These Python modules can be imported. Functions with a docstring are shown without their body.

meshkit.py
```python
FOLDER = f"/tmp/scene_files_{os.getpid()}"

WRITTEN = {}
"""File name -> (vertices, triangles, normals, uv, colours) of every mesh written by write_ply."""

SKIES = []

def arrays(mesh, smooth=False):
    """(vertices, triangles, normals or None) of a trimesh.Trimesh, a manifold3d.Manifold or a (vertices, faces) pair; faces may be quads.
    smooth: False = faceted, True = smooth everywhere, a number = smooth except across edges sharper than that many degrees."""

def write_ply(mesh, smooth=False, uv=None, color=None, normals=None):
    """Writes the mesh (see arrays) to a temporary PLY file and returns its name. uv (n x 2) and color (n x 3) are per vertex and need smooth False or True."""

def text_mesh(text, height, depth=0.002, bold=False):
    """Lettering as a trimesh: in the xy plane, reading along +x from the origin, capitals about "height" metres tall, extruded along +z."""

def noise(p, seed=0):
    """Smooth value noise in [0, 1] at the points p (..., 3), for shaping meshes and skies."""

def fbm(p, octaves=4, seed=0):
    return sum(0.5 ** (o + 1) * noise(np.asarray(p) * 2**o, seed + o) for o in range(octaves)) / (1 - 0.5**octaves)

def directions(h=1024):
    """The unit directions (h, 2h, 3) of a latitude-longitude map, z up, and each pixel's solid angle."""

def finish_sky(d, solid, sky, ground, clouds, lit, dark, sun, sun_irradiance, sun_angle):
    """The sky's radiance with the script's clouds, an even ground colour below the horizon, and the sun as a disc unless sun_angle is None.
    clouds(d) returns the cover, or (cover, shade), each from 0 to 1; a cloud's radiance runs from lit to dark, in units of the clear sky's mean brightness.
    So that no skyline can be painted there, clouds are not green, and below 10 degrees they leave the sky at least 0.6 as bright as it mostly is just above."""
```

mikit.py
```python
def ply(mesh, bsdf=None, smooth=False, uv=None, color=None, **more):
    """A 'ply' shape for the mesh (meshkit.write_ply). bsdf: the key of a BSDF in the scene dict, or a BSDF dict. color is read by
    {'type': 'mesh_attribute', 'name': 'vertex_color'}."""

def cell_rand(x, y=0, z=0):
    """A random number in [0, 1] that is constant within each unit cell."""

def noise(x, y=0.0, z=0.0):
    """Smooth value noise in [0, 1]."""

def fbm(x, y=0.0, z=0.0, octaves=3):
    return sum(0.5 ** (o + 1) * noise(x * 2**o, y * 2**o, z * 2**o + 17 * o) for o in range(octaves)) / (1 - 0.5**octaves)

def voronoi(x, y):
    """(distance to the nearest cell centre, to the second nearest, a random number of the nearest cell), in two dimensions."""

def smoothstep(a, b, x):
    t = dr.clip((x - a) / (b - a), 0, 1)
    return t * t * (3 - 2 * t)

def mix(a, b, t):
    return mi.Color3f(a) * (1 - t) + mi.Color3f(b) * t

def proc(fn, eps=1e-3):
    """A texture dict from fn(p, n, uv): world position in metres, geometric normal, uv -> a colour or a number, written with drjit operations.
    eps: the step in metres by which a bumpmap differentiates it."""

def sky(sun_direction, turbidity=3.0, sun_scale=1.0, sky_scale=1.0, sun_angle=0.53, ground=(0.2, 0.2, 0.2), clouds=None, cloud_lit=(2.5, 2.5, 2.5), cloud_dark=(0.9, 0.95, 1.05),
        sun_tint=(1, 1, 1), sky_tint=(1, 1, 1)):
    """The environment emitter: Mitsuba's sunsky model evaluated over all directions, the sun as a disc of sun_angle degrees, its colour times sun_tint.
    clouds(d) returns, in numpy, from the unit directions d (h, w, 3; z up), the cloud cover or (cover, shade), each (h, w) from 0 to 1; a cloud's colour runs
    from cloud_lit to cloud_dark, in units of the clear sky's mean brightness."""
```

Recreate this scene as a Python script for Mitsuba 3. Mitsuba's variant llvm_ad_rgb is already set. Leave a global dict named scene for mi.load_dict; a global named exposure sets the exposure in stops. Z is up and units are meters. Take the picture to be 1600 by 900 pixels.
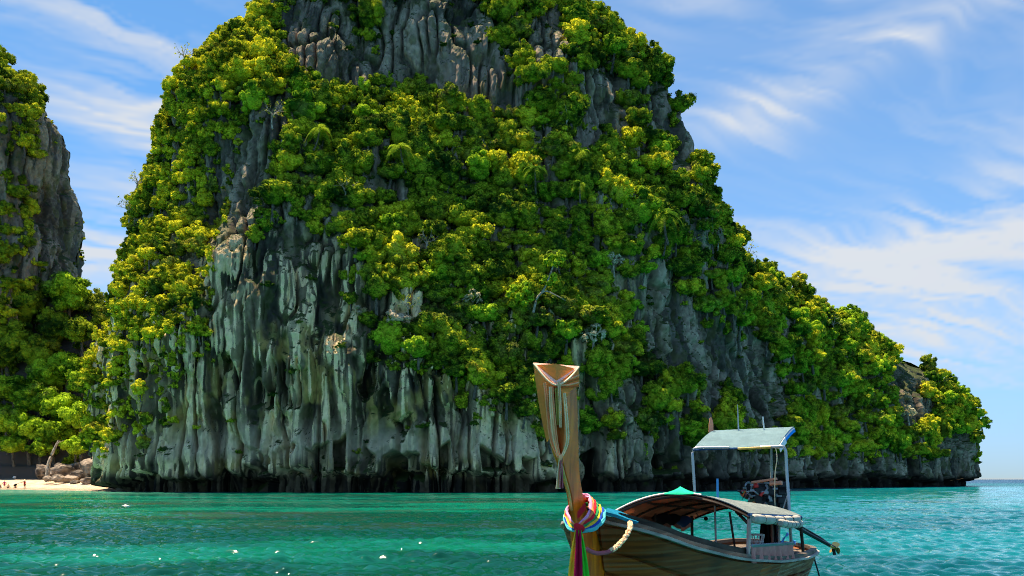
import math, random
import numpy as np
import trimesh
import drjit as dr
import mitsuba as mi
import mikit
import meshkit
from scipy.interpolate import PchipInterpolator
from scipy.spatial import cKDTree
import manifold3d as m3

T = mi.ScalarTransform4f
scene, labels = {}, {}
rng = np.random.default_rng(7)
random.seed(7)

# ------------------------------------------------------------------ camera, sky, exposure
EYE = 2.2                      # metres above the sea
F = 1500.0                     # focal length in pixels of the 1600 x 900 photograph
scene['camera'] = {
    'type': 'perspective', 'fov_axis': 'x', 'fov': 2 * math.degrees(math.atan(800 / F)),
    'near_clip': 0.1, 'far_clip': 60000.0, 'principal_point_offset_y': -299 / 900,
    'to_world': T().look_at(origin=[0, 0, EYE], target=[0, 1, EYE], up=[0, 0, 1])}
SUN_AZ, SUN_EL = -42.0, 71.0
sun_dir = [math.sin(math.radians(SUN_AZ)) * math.cos(math.radians(SUN_EL)),
           math.cos(math.radians(SUN_AZ)) * math.cos(math.radians(SUN_EL)), math.sin(math.radians(SUN_EL))]


def sstep(a, b, x):
    t = np.clip((x - a) / (b - a), 0, 1)
    return t * t * (3 - 2 * t)


def cirrus(d):
    az = np.degrees(np.arctan2(d[..., 0], d[..., 1]))
    el = np.degrees(np.arcsin(np.clip(d[..., 2], -1, 1)))
    # a tangent plane high up, so that streaks run across the whole sky
    k = 1.0 / np.maximum(d[..., 2] + 0.12, 0.05)
    x, y = d[..., 0] * k, d[..., 1] * k
    warp = meshkit.fbm(np.stack([x * 1.3, y * 1.3, x * 0 + 3], -1), 5, 5) - 0.5
    a = math.radians(28)
    u, v = x * math.cos(a) + y * math.sin(a) + warp * .5, -x * math.sin(a) + y * math.cos(a) + warp * .55
    streak = meshkit.fbm(np.stack([u * 1.0, v * 4.6, u * 0 + 1], -1), 7, 11)
    broad = meshkit.fbm(np.stack([u * 0.6, v * 1.2, u * 0 + 8], -1), 4, 23)
    fine = meshkit.fbm(np.stack([u * 4.0, v * 26.0, u * 0 + 4], -1), 5, 31)
    cov = np.clip((streak * .6 + broad * .4 + fine * .3 - 0.745) * 3.4, 0, 1) * .42
    veil = .1 * sstep(.42, .62, broad)
    cov = cov + veil * (.5 + fine)

    def bank(a0, e0, wa, we, tilt, s):
        e = el - e0 - (az - a0) * tilt
        w = np.exp(-((az - a0) / wa) ** 2 - (e / we) ** 2)
        return s * w * np.clip(0.3 + 4.2 * (streak * .55 + fine * .45 - .42), 0, 1.25)
    cov = cov + bank(25, 12.6, 9, 2.6, .14, 1.05) + bank(20, 22.5, 12, 1.4, .34, .55) + bank(15, 20, 2.4, 1.3, -.3, .4)
    cov = cov + bank(20, 7, 14, 2.2, .1, .6) + bank(21, 27.3, 2.2, 1.6, .8, .5) + bank(11, 27, 6, 2.2, .35, .3)
    cov = cov + bank(-25, 25, 9, 2.6, -.25, 1.3) + bank(-19, 18.5, 8, 2.2, -.2, 1.15) + bank(-21, 13, 8, 3.2, .1, .85)
    low = np.exp(-np.maximum(el, 0) / 5.5)
    cov = cov * (1 - .35 * low) + .5 * low
    return np.clip(cov, 0, .93), np.clip(.35 * low + .25 * (1 - broad), 0, 1)


scene['sky_light'] = mikit.sky(sun_dir, turbidity=3.0, sun_scale=1.0, sky_scale=.66, clouds=cirrus, cloud_lit=(1.9, 1.95, 2.0), cloud_dark=(1.05, 1.2, 1.4),
                               sun_tint=(1.0, .96, .88), sky_tint=(.54, .84, 1.0))
exposure = 2.9


# ------------------------------------------------------------------ helpers
def lin(r, g, b):
    """sRGB 0..255 -> linear colour"""
    c = np.array([r, g, b]) / 255.0
    return [float(x) for x in np.where(c < .04045, c / 12.92, ((c + .055) / 1.055) ** 2.4)]


def at(px, py, depth):
    """the point of the place at that depth which the photograph shows at (px, py)"""
    return np.array([(px - 800) / F * depth, depth, EYE + (749 - py) / F * depth])


def numbered(name):
    if name not in scene and name not in labels:
        return name
    n = 1
    while f'{name}_{n:03d}' in scene or f'{name}_{n:03d}' in labels:
        n += 1
    return f'{name}_{n:03d}'


def tag(key, label=None, cat=None, group=None, kind=None):
    d = {}
    for k, v in (('label', label), ('category', cat), ('group', group), ('kind', kind)):
        if v:
            d[k] = v
    labels[key] = d
    return key


def part(parent, name, mesh, bsdf, smooth=False, **more):
    key = numbered(parent + '__' + name if parent else name)
    scene[key] = mikit.ply(mesh, bsdf, smooth=smooth, **more)
    return key


def thing(name, label, cat, group=None):
    key = numbered(name)
    tag(key, label, cat, group)
    return key


def cat_mesh(ms):
    return trimesh.util.concatenate(list(ms))


def ply_normals(mesh, normals, bsdf):
    return {'type': 'ply', 'filename': meshkit.write_ply(mesh, False, normals=normals), 'face_normals': False, 'bsdf': {'type': 'ref', 'id': bsdf}}


def grid_mesh(P, close_u=False, close_v=False):
    """P (nu, nv, 3) -> mesh"""
    nu, nv = P.shape[:2]
    i, j = np.meshgrid(np.arange(nu - (not close_u)), np.arange(nv - (not close_v)), indexing='ij')
    i2, j2 = (i + 1) % nu, (j + 1) % nv
    q = np.stack([i * nv + j, i2 * nv + j, i2 * nv + j2, i * nv + j2], -1).reshape(-1, 4)
    f = np.vstack([q[:, [0, 1, 2]], q[:, [0, 2, 3]]])
    return trimesh.Trimesh(P.reshape(-1, 3), f, process=False)


def spline(pts, n):
    pts = np.asarray(pts, float)
    t = np.r_[0, np.cumsum(np.linalg.norm(np.diff(pts, axis=0), axis=1))]
    return PchipInterpolator(t / t[-1], pts, axis=0)(np.linspace(0, 1, n))


def frames(p, up=None):
    p = np.asarray(p, float)
    t = np.gradient(p, axis=0)
    t /= np.linalg.norm(t, axis=1, keepdims=True) + 1e-12
    if up is None:
        up = np.where(np.abs(t[:, 2:]) < .92, [0, 0, 1.0], [1.0, 0, 0])
    a = np.cross(t, up)
    a /= np.linalg.norm(a, axis=1, keepdims=True) + 1e-12
    return t, a, np.cross(a, t)


def tube(p, r, sides=8, flat=1.0, up=None, cap=True):
    """round (or flattened) bar along the points p"""
    p = np.asarray(p, float)
    t, a, b = frames(p, up)
    r = np.broadcast_to(r, (len(p),))[:, None, None]
    ang = np.arange(sides) * 2 * np.pi / sides
    v = p[:, None] + r * (np.cos(ang)[None, :, None] * a[:, None] + flat * np.sin(ang)[None, :, None] * b[:, None])
    m = grid_mesh(v, close_v=True)
    if cap:
        n = len(p)
        vs = np.vstack([m.vertices, p[0], p[-1]])
        k = np.arange(sides)
        k2 = (k + 1) % sides
        f0 = np.stack([k2, k, k * 0 + n * sides], 1)
        f1 = np.stack([k + (n - 1) * sides, k2 + (n - 1) * sides, k * 0 + n * sides + 1], 1)
        m = trimesh.Trimesh(vs, np.vstack([m.faces, f0, f1]), process=False)
    m.fix_normals() if False else None
    return m


def bar(p, q, w, h, up=(0, 0, 1)):
    """rectangular bar from p to q"""
    p, q = np.asarray(p, float), np.asarray(q, float)
    t = (q - p) / np.linalg.norm(q - p)
    a = np.cross(t, up)
    a = a / np.linalg.norm(a) if np.linalg.norm(a) > 1e-6 else np.array([1., 0, 0])
    b = np.cross(a, t)
    m = trimesh.creation.box(extents=[w, np.linalg.norm(q - p), h])
    M = np.eye(4)
    M[:3, 0], M[:3, 1], M[:3, 2], M[:3, 3] = a, t, b, (p + q) / 2
    if np.linalg.det(M[:3, :3]) < 0:
        M[:3, 0] *= -1
    m.apply_transform(M)
    return m


def sheet(P, th):
    """a grid of points (nu, nv, 3) thickened into cloth or board of thickness th"""
    du, dv = np.gradient(P, axis=0), np.gradient(P, axis=1)
    n = np.cross(du, dv)
    n /= np.linalg.norm(n, axis=2, keepdims=True) + 1e-12
    A, B = P + n * th / 2, P - n * th / 2
    nu, nv = P.shape[:2]
    loop = [(i, 0) for i in range(nu)] + [(nu - 1, j) for j in range(1, nv)] + [(i, nv - 1) for i in range(nu - 2, -1, -1)] + [(0, j) for j in range(nv - 2, 0, -1)]
    k = np.array([i * nv + j for i, j in loop])
    k2 = np.roll(k, -1)
    N = nu * nv
    m = grid_mesh(A)
    f = np.vstack([m.faces, m.faces[:, ::-1] + N, np.stack([k, k2 + N, k2], 1), np.stack([k, k + N, k2 + N], 1)])
    return trimesh.Trimesh(np.vstack([A.reshape(-1, 3), B.reshape(-1, 3)]), f, process=False)


def hull_of(points_r):
    """rounded lump: hull of spheres (p, r)"""
    return m3.Manifold.batch_hull([m3.Manifold.sphere(r, 16).translate(list(map(float, p))) for p, r in points_r])


def man_mesh(m):
    q = m.to_mesh()
    return trimesh.Trimesh(q.vert_properties[:, :3], q.tri_verts, process=False)


def rock_mesh(seed, size, sub=3, rough=.35):
    m = trimesh.creation.icosphere(subdivisions=sub)
    v = m.vertices.copy()
    r = np.random.default_rng(seed)
    for _ in range(9):                                            # planed facets
        n = r.normal(size=3)
        n /= np.linalg.norm(n)
        h = r.uniform(.55, .85)
        d = v @ n
        v -= np.maximum(d - h, 0)[:, None] * n * .92
    v *= 1 + rough * (meshkit.fbm(v * 1.7 + seed * 3.1, 4, seed) - .5)[:, None]
    return trimesh.Trimesh(v * np.asarray(size), m.faces, process=False)


def flat_bsdf(color, rough=.7, metallic=0.0, spec=.4):
    return {'type': 'twosided', 'bsdf': {'type': 'principled', 'base_color': {'type': 'rgb', 'value': list(map(float, color))}, 'roughness': rough, 'metallic': metallic, 'specular': spec}}


N, FBM, SS, MIX = mikit.noise, mikit.fbm, mikit.smoothstep, mikit.mix
# ------------------------------------------------------------------ materials of the place
def rock_color(p, n, uv):
    # uv carries the relief: u = how far the fluting stands out here, v = hollows
    w = FBM(p.x * .35, p.y * .35, p.z * .12, 3) * 2.2
    s1 = N(p.x * .8 + w, p.y * .4 + w, p.z * .045)                   # seepage streaks about a metre wide
    s2 = N(p.x * 2.1 + w * 1.2, p.y * 1.1, p.z * .05 + 7)
    s3 = N(p.x * .45 + w, p.y * .3, p.z * .03 + 17)
    big = FBM(p.x * .09, p.y * .09, p.z * .05 + 3, 3)
    grain = FBM(p.x * 1.7, p.y * 1.7, p.z * 1.3, 4)
    crack = FBM(p.x * .8 + w, p.y * .8, p.z * .35, 3)
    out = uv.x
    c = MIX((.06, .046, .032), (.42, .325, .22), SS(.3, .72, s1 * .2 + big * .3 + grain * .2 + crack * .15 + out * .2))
    c = MIX(c, (.22, .16, .12), SS(.5, .68, big) * SS(40, 60, p.z) * .7)               # warm stains on the upper walls
    low = SS(50, 34, p.z) * SS(32, -2, p.x)                           # the stalactite wall
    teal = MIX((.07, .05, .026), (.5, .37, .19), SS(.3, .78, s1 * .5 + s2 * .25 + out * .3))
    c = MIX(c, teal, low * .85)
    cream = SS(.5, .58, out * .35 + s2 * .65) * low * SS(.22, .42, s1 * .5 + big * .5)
    ochre = SS(.53, .66, FBM(p.x * .3 + 5, p.y * .3, p.z * .16, 3)) * SS(36, 24, p.z) * SS(20, -10, p.x)
    c = MIX(c, (.52, .36, .1), ochre * .7)
    stain = SS(.56, .68, s3)
    c = MIX(c, (.03, .03, .024), stain * .7)
    moss = SS(.54, .66, FBM(p.x * .5, p.y * .5 + 9, p.z * .3, 3))
    c = MIX(c, (.085, .09, .02), moss * .55)
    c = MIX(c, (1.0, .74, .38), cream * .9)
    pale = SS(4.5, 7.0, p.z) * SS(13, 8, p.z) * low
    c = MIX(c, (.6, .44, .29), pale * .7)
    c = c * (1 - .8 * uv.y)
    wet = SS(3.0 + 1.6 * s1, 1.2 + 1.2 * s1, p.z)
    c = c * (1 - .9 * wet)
    soil = SS(.45, .68, n.z)
    c = MIX(c, MIX((.02, .035, .008), (.05, .07, .015), grain), soil)
    return c * (.7 + .6 * grain)


def rock_bump(p, n, uv):
    return FBM(p.x * 1.4, p.y * 1.4, p.z * .5, 4) * .7 + FBM(p.x * 4, p.y * 4, p.z * 3, 3) * .2


scene['mat_rock'] = {'type': 'twosided', 'bsdf': {'type': 'principled', 'base_color': mikit.proc(rock_color), 'roughness': .85, 'specular': .25}}


def leaf_bsdf(dark, mid, bright, seed, trans=.75):
    def fn(p, n, uv):
        tree = N(p.x * .23 + seed, p.y * .23, p.z * .23)
        dry = SS(.62, .8, N(p.x * .16 + seed * 3, p.y * .16 + 5, p.z * .16)) * SS(.35, .6, N(p.x * .9, p.y * .9 + 3, p.z * .9))
        twig = N(p.x * 1.3 + seed, p.y * 1.3, p.z * 1.3)
        bit = mikit.cell_rand(dr.floor(p.x * 4.5), dr.floor(p.y * 4.5), dr.floor(p.z * 4.5))
        c = MIX(dark, mid, SS(.25, .6, tree * .6 + twig * .4))
        c = MIX(c, bright, SS(.4, .72, tree * .45 + twig * .35 + bit * .25))
        c = MIX(c, [.5 * (bright[0] + .12), .42 * (bright[1] + .1), .07], dry * .45)
        return c * (.72 + .5 * bit)
    return {'type': 'principledthin', 'base_color': mikit.proc(fn), 'roughness': .55, 'diff_trans': trans, 'eta': 1.3}


scene['mat_leaf'] = leaf_bsdf((.025, .07, .012), (.13, .22, .016), (.43, .5, .028), 0, .6)
scene['mat_leaf_painted_sun'] = leaf_bsdf((.09, .14, .013), (.38, .43, .02), (.78, .76, .04), 40, .6)  # lit copy of the leaf: sunshine put into the colour
scene['mat_leaf_fresh'] = leaf_bsdf((.035, .12, .01), (.2, .36, .018), (.48, .66, .035), 80, .6)
scene['mat_leaf_painted_shade'] = leaf_bsdf((.02, .055, .01), (.055, .115, .015), (.12, .18, .02), 200, .4)  # shaded copy of the leaf: shadow put into the colour
scene['mat_leaf_palm'] = leaf_bsdf((.05, .15, .014), (.17, .32, .02), (.36, .48, .03), 120, .7)
scene['mat_blossom'] = leaf_bsdf((.35, .33, .15), (.55, .52, .3), (.7, .66, .45), 60, .6)
scene['mat_blossom_white'] = leaf_bsdf((.4, .32, .2), (.62, .52, .36), (.8, .7, .5), 160, .6)


def bark_color(p, n, uv):
    g = FBM(p.x * 9, p.y * 9, p.z * 2.5, 3)
    return MIX((.05, .04, .028), (.17, .14, .1), SS(.3, .7, g))


scene['mat_bark'] = {'type': 'twosided', 'bsdf': {'type': 'principled', 'base_color': mikit.proc(bark_color), 'roughness': .85}}


def pale_bark(p, n, uv):
    g = FBM(p.x * 5, p.y * 5, p.z * 2, 3)
    return MIX((.2, .16, .11), (.5, .43, .33), SS(.3, .7, g))


scene['mat_pale_bark'] = {'type': 'twosided', 'bsdf': {'type': 'principled', 'base_color': mikit.proc(pale_bark), 'roughness': .8}}


def sand_color(p, n, uv):
    g = FBM(p.x * .7, p.y * .7, p.z * .7, 4)
    f = N(p.x * 9, p.y * 9, p.z * 9)
    c = MIX((.36, .27, .17), (.54, .43, .3), SS(.25, .75, g)) * (.86 + .2 * f)
    wet = SS(.55, .1, p.z)
    c = c * (1 - .45 * wet)
    return MIX(c, (.08, .06, .045), SS(2.3, 3.0, p.z + g))


scene['mat_sand'] = {'type': 'twosided', 'bsdf': {'type': 'principled', 'base_color': mikit.proc(sand_color), 'roughness': .9}}


def boulder_color(p, n, uv):
    g = FBM(p.x * .8, p.y * .8, p.z * .8, 4)
    return MIX((.05, .04, .03), (.34, .27, .2), SS(.3, .7, g))


scene['mat_boulder'] = {'type': 'bumpmap', 'arbitrary': mikit.proc(rock_bump, eps=.04), 'scale': .5,
                        'bsdf': {'type': 'twosided', 'bsdf': {'type': 'principled', 'base_color': mikit.proc(boulder_color), 'roughness': .85}}}


def water_color(p, n, uv):
    d = dr.sqrt(p.x * p.x + p.y * p.y)
    reef = FBM(p.x * .05 + 3, p.y * .13, 0, 4)
    fleck = FBM(p.x * .22 + 3, p.y * .6, 1, 3)
    reef = reef * .65 + fleck * .35
    emerald = MIX((.0, .046, .032), (.001, .122, .08), SS(.36, .62, reef))
    cyan = MIX((.0, .075, .095), (.002, .13, .155), SS(.36, .62, reef))
    right = SS(-.02, .3, p.x / (p.y + 20.0))  # cliff and sky reflections painted in: green to the left, cyan to the right
    c = MIX(emerald, cyan, right)
    weed = SS(.52, .66, FBM(p.x * .06 + 11, p.y * .13 + 4, 2, 5) * .75 + fleck * .25) * SS(36, 52, d) * SS(150, 110, d) * SS(.1, -.05, p.x / (p.y + 20.0))
    c = MIX(c, (.022, .035, .025), weed * .75)
    shore = SS(120, 165, p.y) * SS(-40, -75, p.x) * SS(260, 200, p.y)
    c = MIX(c, (.09, .27, .2), shore * .7)
    deep = SS(240, 900, d)
    return MIX(c, (.004, .045, .1), deep)


scene['mat_water'] = {'type': 'principled', 'base_color': mikit.proc(water_color), 'roughness': mikit.proc(lambda p, n, uv: .065 + .3 * SS(230, 420, dr.sqrt(p.x * p.x + p.y * p.y))), 'eta': 1.33}
# ------------------------------------------------------------------ sea: real waves on a sheet that runs to the horizon
def build_water():
    az = np.radians(np.r_[np.linspace(-180, -38, 24)[:-1], np.linspace(-38, -31.5, 12)[:-1], np.linspace(-31.5, 31.5, 600), np.linspace(31.5, 38, 12)[1:], np.linspace(38, 180, 24)[1:]])
    r = [0.4, 4.0, 8.0, 12.0, 15.0]
    while r[-1] < 300:
        r.append(r[-1] + min(.06 + max(r[-1] - 20, 0) * .0019, .42))
    while r[-1] < 24000:
        r.append(r[-1] * 1.06)
    r = np.array(r)
    A, R = np.meshgrid(az, r, indexing='ij')
    X, Y = np.sin(A) * R, np.cos(A) * R
    gap = np.gradient(r)
    Z = np.zeros_like(X)
    g = np.random.default_rng(3)
    wx = meshkit.noise(np.stack([X / 9, Y / 9, X * 0], -1), 1) * 5
    gust = .55 + .75 * meshkit.fbm(np.stack([X / 26, Y / 40, X * 0 + 2], -1), 3, 4)
    for k in range(64):
        lam = .3 * (6 / .3) ** g.random() if k < 30 else g.uniform(.26, .8)
        th = g.normal(math.radians(-75), .55)
        steep = (.036 if lam > 1.3 else .062) * (1 if lam < 3 else .4)
        kx, ky = math.cos(th) * 2 * math.pi / lam, math.sin(th) * 2 * math.pi / lam
        fade = np.clip((lam / gap - 3) / 2, 0, 1)[None]
        ph = kx * X + ky * Y + g.uniform(0, 6.3) + wx * (1.3 if lam > 1 else 2.2)
        amp = steep * lam / 6.283
        Z += amp * fade * gust * (np.sin(ph) + .22 * np.cos(2 * ph))
    near = sstep(10, 14, R)
    Z *= near
    m = grid_mesh(np.stack([X, Y, Z], -1))
    if m.face_normals[len(m.faces) // 2, 2] < 0:
        m.invert()
    scene['water'] = mikit.ply(m, 'mat_water', smooth=True)
    tag('water', 'emerald green sea turning blue towards the horizon', 'sea', kind='structure')


build_water()

# ------------------------------------------------------------------ the limestone island: profiles lofted along its shore
STATIONS = [  # shore x, y | crest x, y | (inward fraction, height) ...
    ((-58, 245), (-36, 215), (.03, 22), (.13, 55), (.32, 84), (.56, 104), (.8, 118), 124),
    ((-76, 225), (-36, 215), (.03, 22), (.11, 54), (.28, 83), (.52, 104), (.8, 118), 124),
    ((-82, 203), (-35, 214), (.03, 22), (.1, 52), (.26, 80), (.5, 102), (.78, 116), 124),
    ((-81, 187), (-35, 214), (.04, 20), (.13, 50), (.3, 78), (.54, 100), (.78, 115), 124),
    ((-75, 173), (-34, 214), (.05, 20), (.18, 46), (.35, 73), (.56, 97), (.78, 114), 124),
    ((-65, 164), (-33, 214), (.05, 20), (.18, 45), (.36, 68), (.57, 94), (.78, 112), 124),
    ((-50, 158), (-33, 214), (.04, 22), (.1, 40), (.3, 62), (.58, 92), (.75, 108), 124),
    ((-35, 156), (-28, 215), (.03, 18), (.08, 30), (.55, 80), (.66, 101), (.82, 113), 124),
    ((-15, 155.5), (-16, 215), (.03, 14), (.07, 21), (.6, 76), (.68, 99), (.82, 112), 124),
    ((0, 158), (-2, 215), (.03, 10), (.07, 17), (.6, 77), (.69, 97), (.82, 109), 121),
    ((15, 163), (12, 215), (.04, 9), (.08, 17), (.58, 70), (.68, 90), (.85, 104), 111),
    ((30, 172), (25, 214), (.05, 8), (.1, 16), (.5, 53), (.66, 74), (.85, 95), 103),
    ((45, 187), (36, 214), (.05, 8), (.1, 15), (.5, 50), (.68, 67), (.85, 83), 90),
    ((50, 195), (40, 217), (.05, 8), (.1, 15), (.5, 43), (.68, 57), (.85, 69), 75),
    ((58.5, 206), (49, 232), (.06, 7), (.12, 13), (.5, 34), (.7, 44), (.85, 52), 57),
    ((80, 240), (78, 264), (.07, 7), (.14, 12), (.5, 31), (.7, 41), (.85, 48), 52),
    ((105, 262), (106, 292), (.07, 6), (.14, 12), (.45, 27), (.65, 36), (.85, 42), 45),
    ((122, 278), (125, 306), (.06, 7), (.14, 14), (.4, 25), (.6, 32), (.85, 37), 38.5),
    ((137, 294), (143, 322), (.05, 7), (.12, 13), (.35, 21), (.6, 26), (.85, 28.5), 30),
    ((152, 314), (153, 333), (.05, 7), (.15, 12), (.35, 17), (.6, 21), (.85, 24), 26),
    ((160.5, 334), (154, 337), (.05, 7), (.15, 12), (.35, 17), (.6, 21), (.85, 23), 25),
    ((160, 350), (152, 337), (.05, 7), (.15, 12), (.35, 17), (.6, 21), (.85, 24), 26),
    ((140, 348), (143, 322), (.05, 7), (.15, 13), (.35, 22), (.6, 28), (.85, 31), 33),
    ((110, 330), (106, 292), (.05, 7), (.15, 15), (.4, 26), (.65, 36), (.85, 42), 45),
    ((70, 300), (60, 242), (.05, 10), (.15, 20), (.4, 32), (.65, 44), (.85, 53), 58),
    ((30, 285), (25, 214), (.05, 15), (.15, 30), (.4, 55), (.65, 75), (.85, 92), 100),
    ((-10, 280), (-10, 215), (.05, 20), (.15, 40), (.4, 70), (.65, 95), (.85, 110), 122),
    ((-45, 268), (-30, 215), (.05, 22), (.14, 50), (.35, 80), (.6, 100), (.82, 113), 124),
]


def loft(stations, cols, rows, closed=True):
    """cols: (first station, last station, count) spans; rows: vertices between successive knots. Returns P (nu, nv, 3)"""
    S = np.array([[*b, *c, *[x for k in ks[:-1] for x in k], ks[-1]] for b, c, *ks in stations], float)
    n = len(S)
    if closed:
        pad = 3
        idx = np.arange(-pad, n + pad + 1) % n
    else:
        pad, idx = 0, np.arange(n)
    fn = PchipInterpolator(np.arange(len(idx)) - pad, S[idx], axis=0)
    u = np.concatenate([np.linspace(a, b, c, endpoint=False) for a, b, c in cols])
    if not closed:
        u = np.r_[u, cols[-1][1]]
    V = fn(u)
    B, C, K = V[:, 0:2], V[:, 2:4], V[:, 4:-1].reshape(len(u), -1, 2)
    nk = K.shape[1]
    kf = np.concatenate([np.zeros((len(u), 1)), K[:, :, 0], np.ones((len(u), 1))], 1)
    kz = np.concatenate([np.full((len(u), 1), -2.0), K[:, :, 1], V[:, -1:]], 1)
    v = np.concatenate([np.linspace(i, i + 1, c, endpoint=False) for i, c in enumerate(rows)] + [[nk + 1.0]])
    soft = .22                                                     # rounds the profile's corners
    f, z = 0, 0
    for o in (-soft, 0, soft):
        vv = np.clip(v + o, 0, nk + 1)
        i = np.minimum(vv.astype(int), nk)
        t = vv - i
        f = f + (kf[:, i] * (1 - t) + kf[:, i + 1] * t) / 3
        z = z + (kz[:, i] * (1 - t) + kz[:, i + 1] * t) / 3
    P = np.empty(f.shape + (3,))
    P[..., :2] = B[:, None] + f[..., None] * (C - B)[:, None]
    P[..., 2] = z
    return P


def grid_normals(P, closed):
    if closed:
        du = np.roll(P, -1, 0) - np.roll(P, 1, 0)
    else:
        du = np.gradient(P, axis=0)
    n = np.cross(du, np.gradient(P, axis=1))
    return n / (np.linalg.norm(n, axis=2, keepdims=True) + 1e-9)


def fb(P, sx, sy, sz, o, seed):
    return meshkit.fbm(P / np.array([sx, sy, sz]), o, seed) - .5


def ridged(P, sx, sy, sz, seed, o=2):
    s, t = 0, 0
    for k in range(o):
        a = .5 ** k
        s = s + a * (1 - np.abs(2 * meshkit.noise(P * 2 ** k / np.array([sx, sy, sz]), seed + k) - 1))
        t += a
    return s / t


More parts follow.
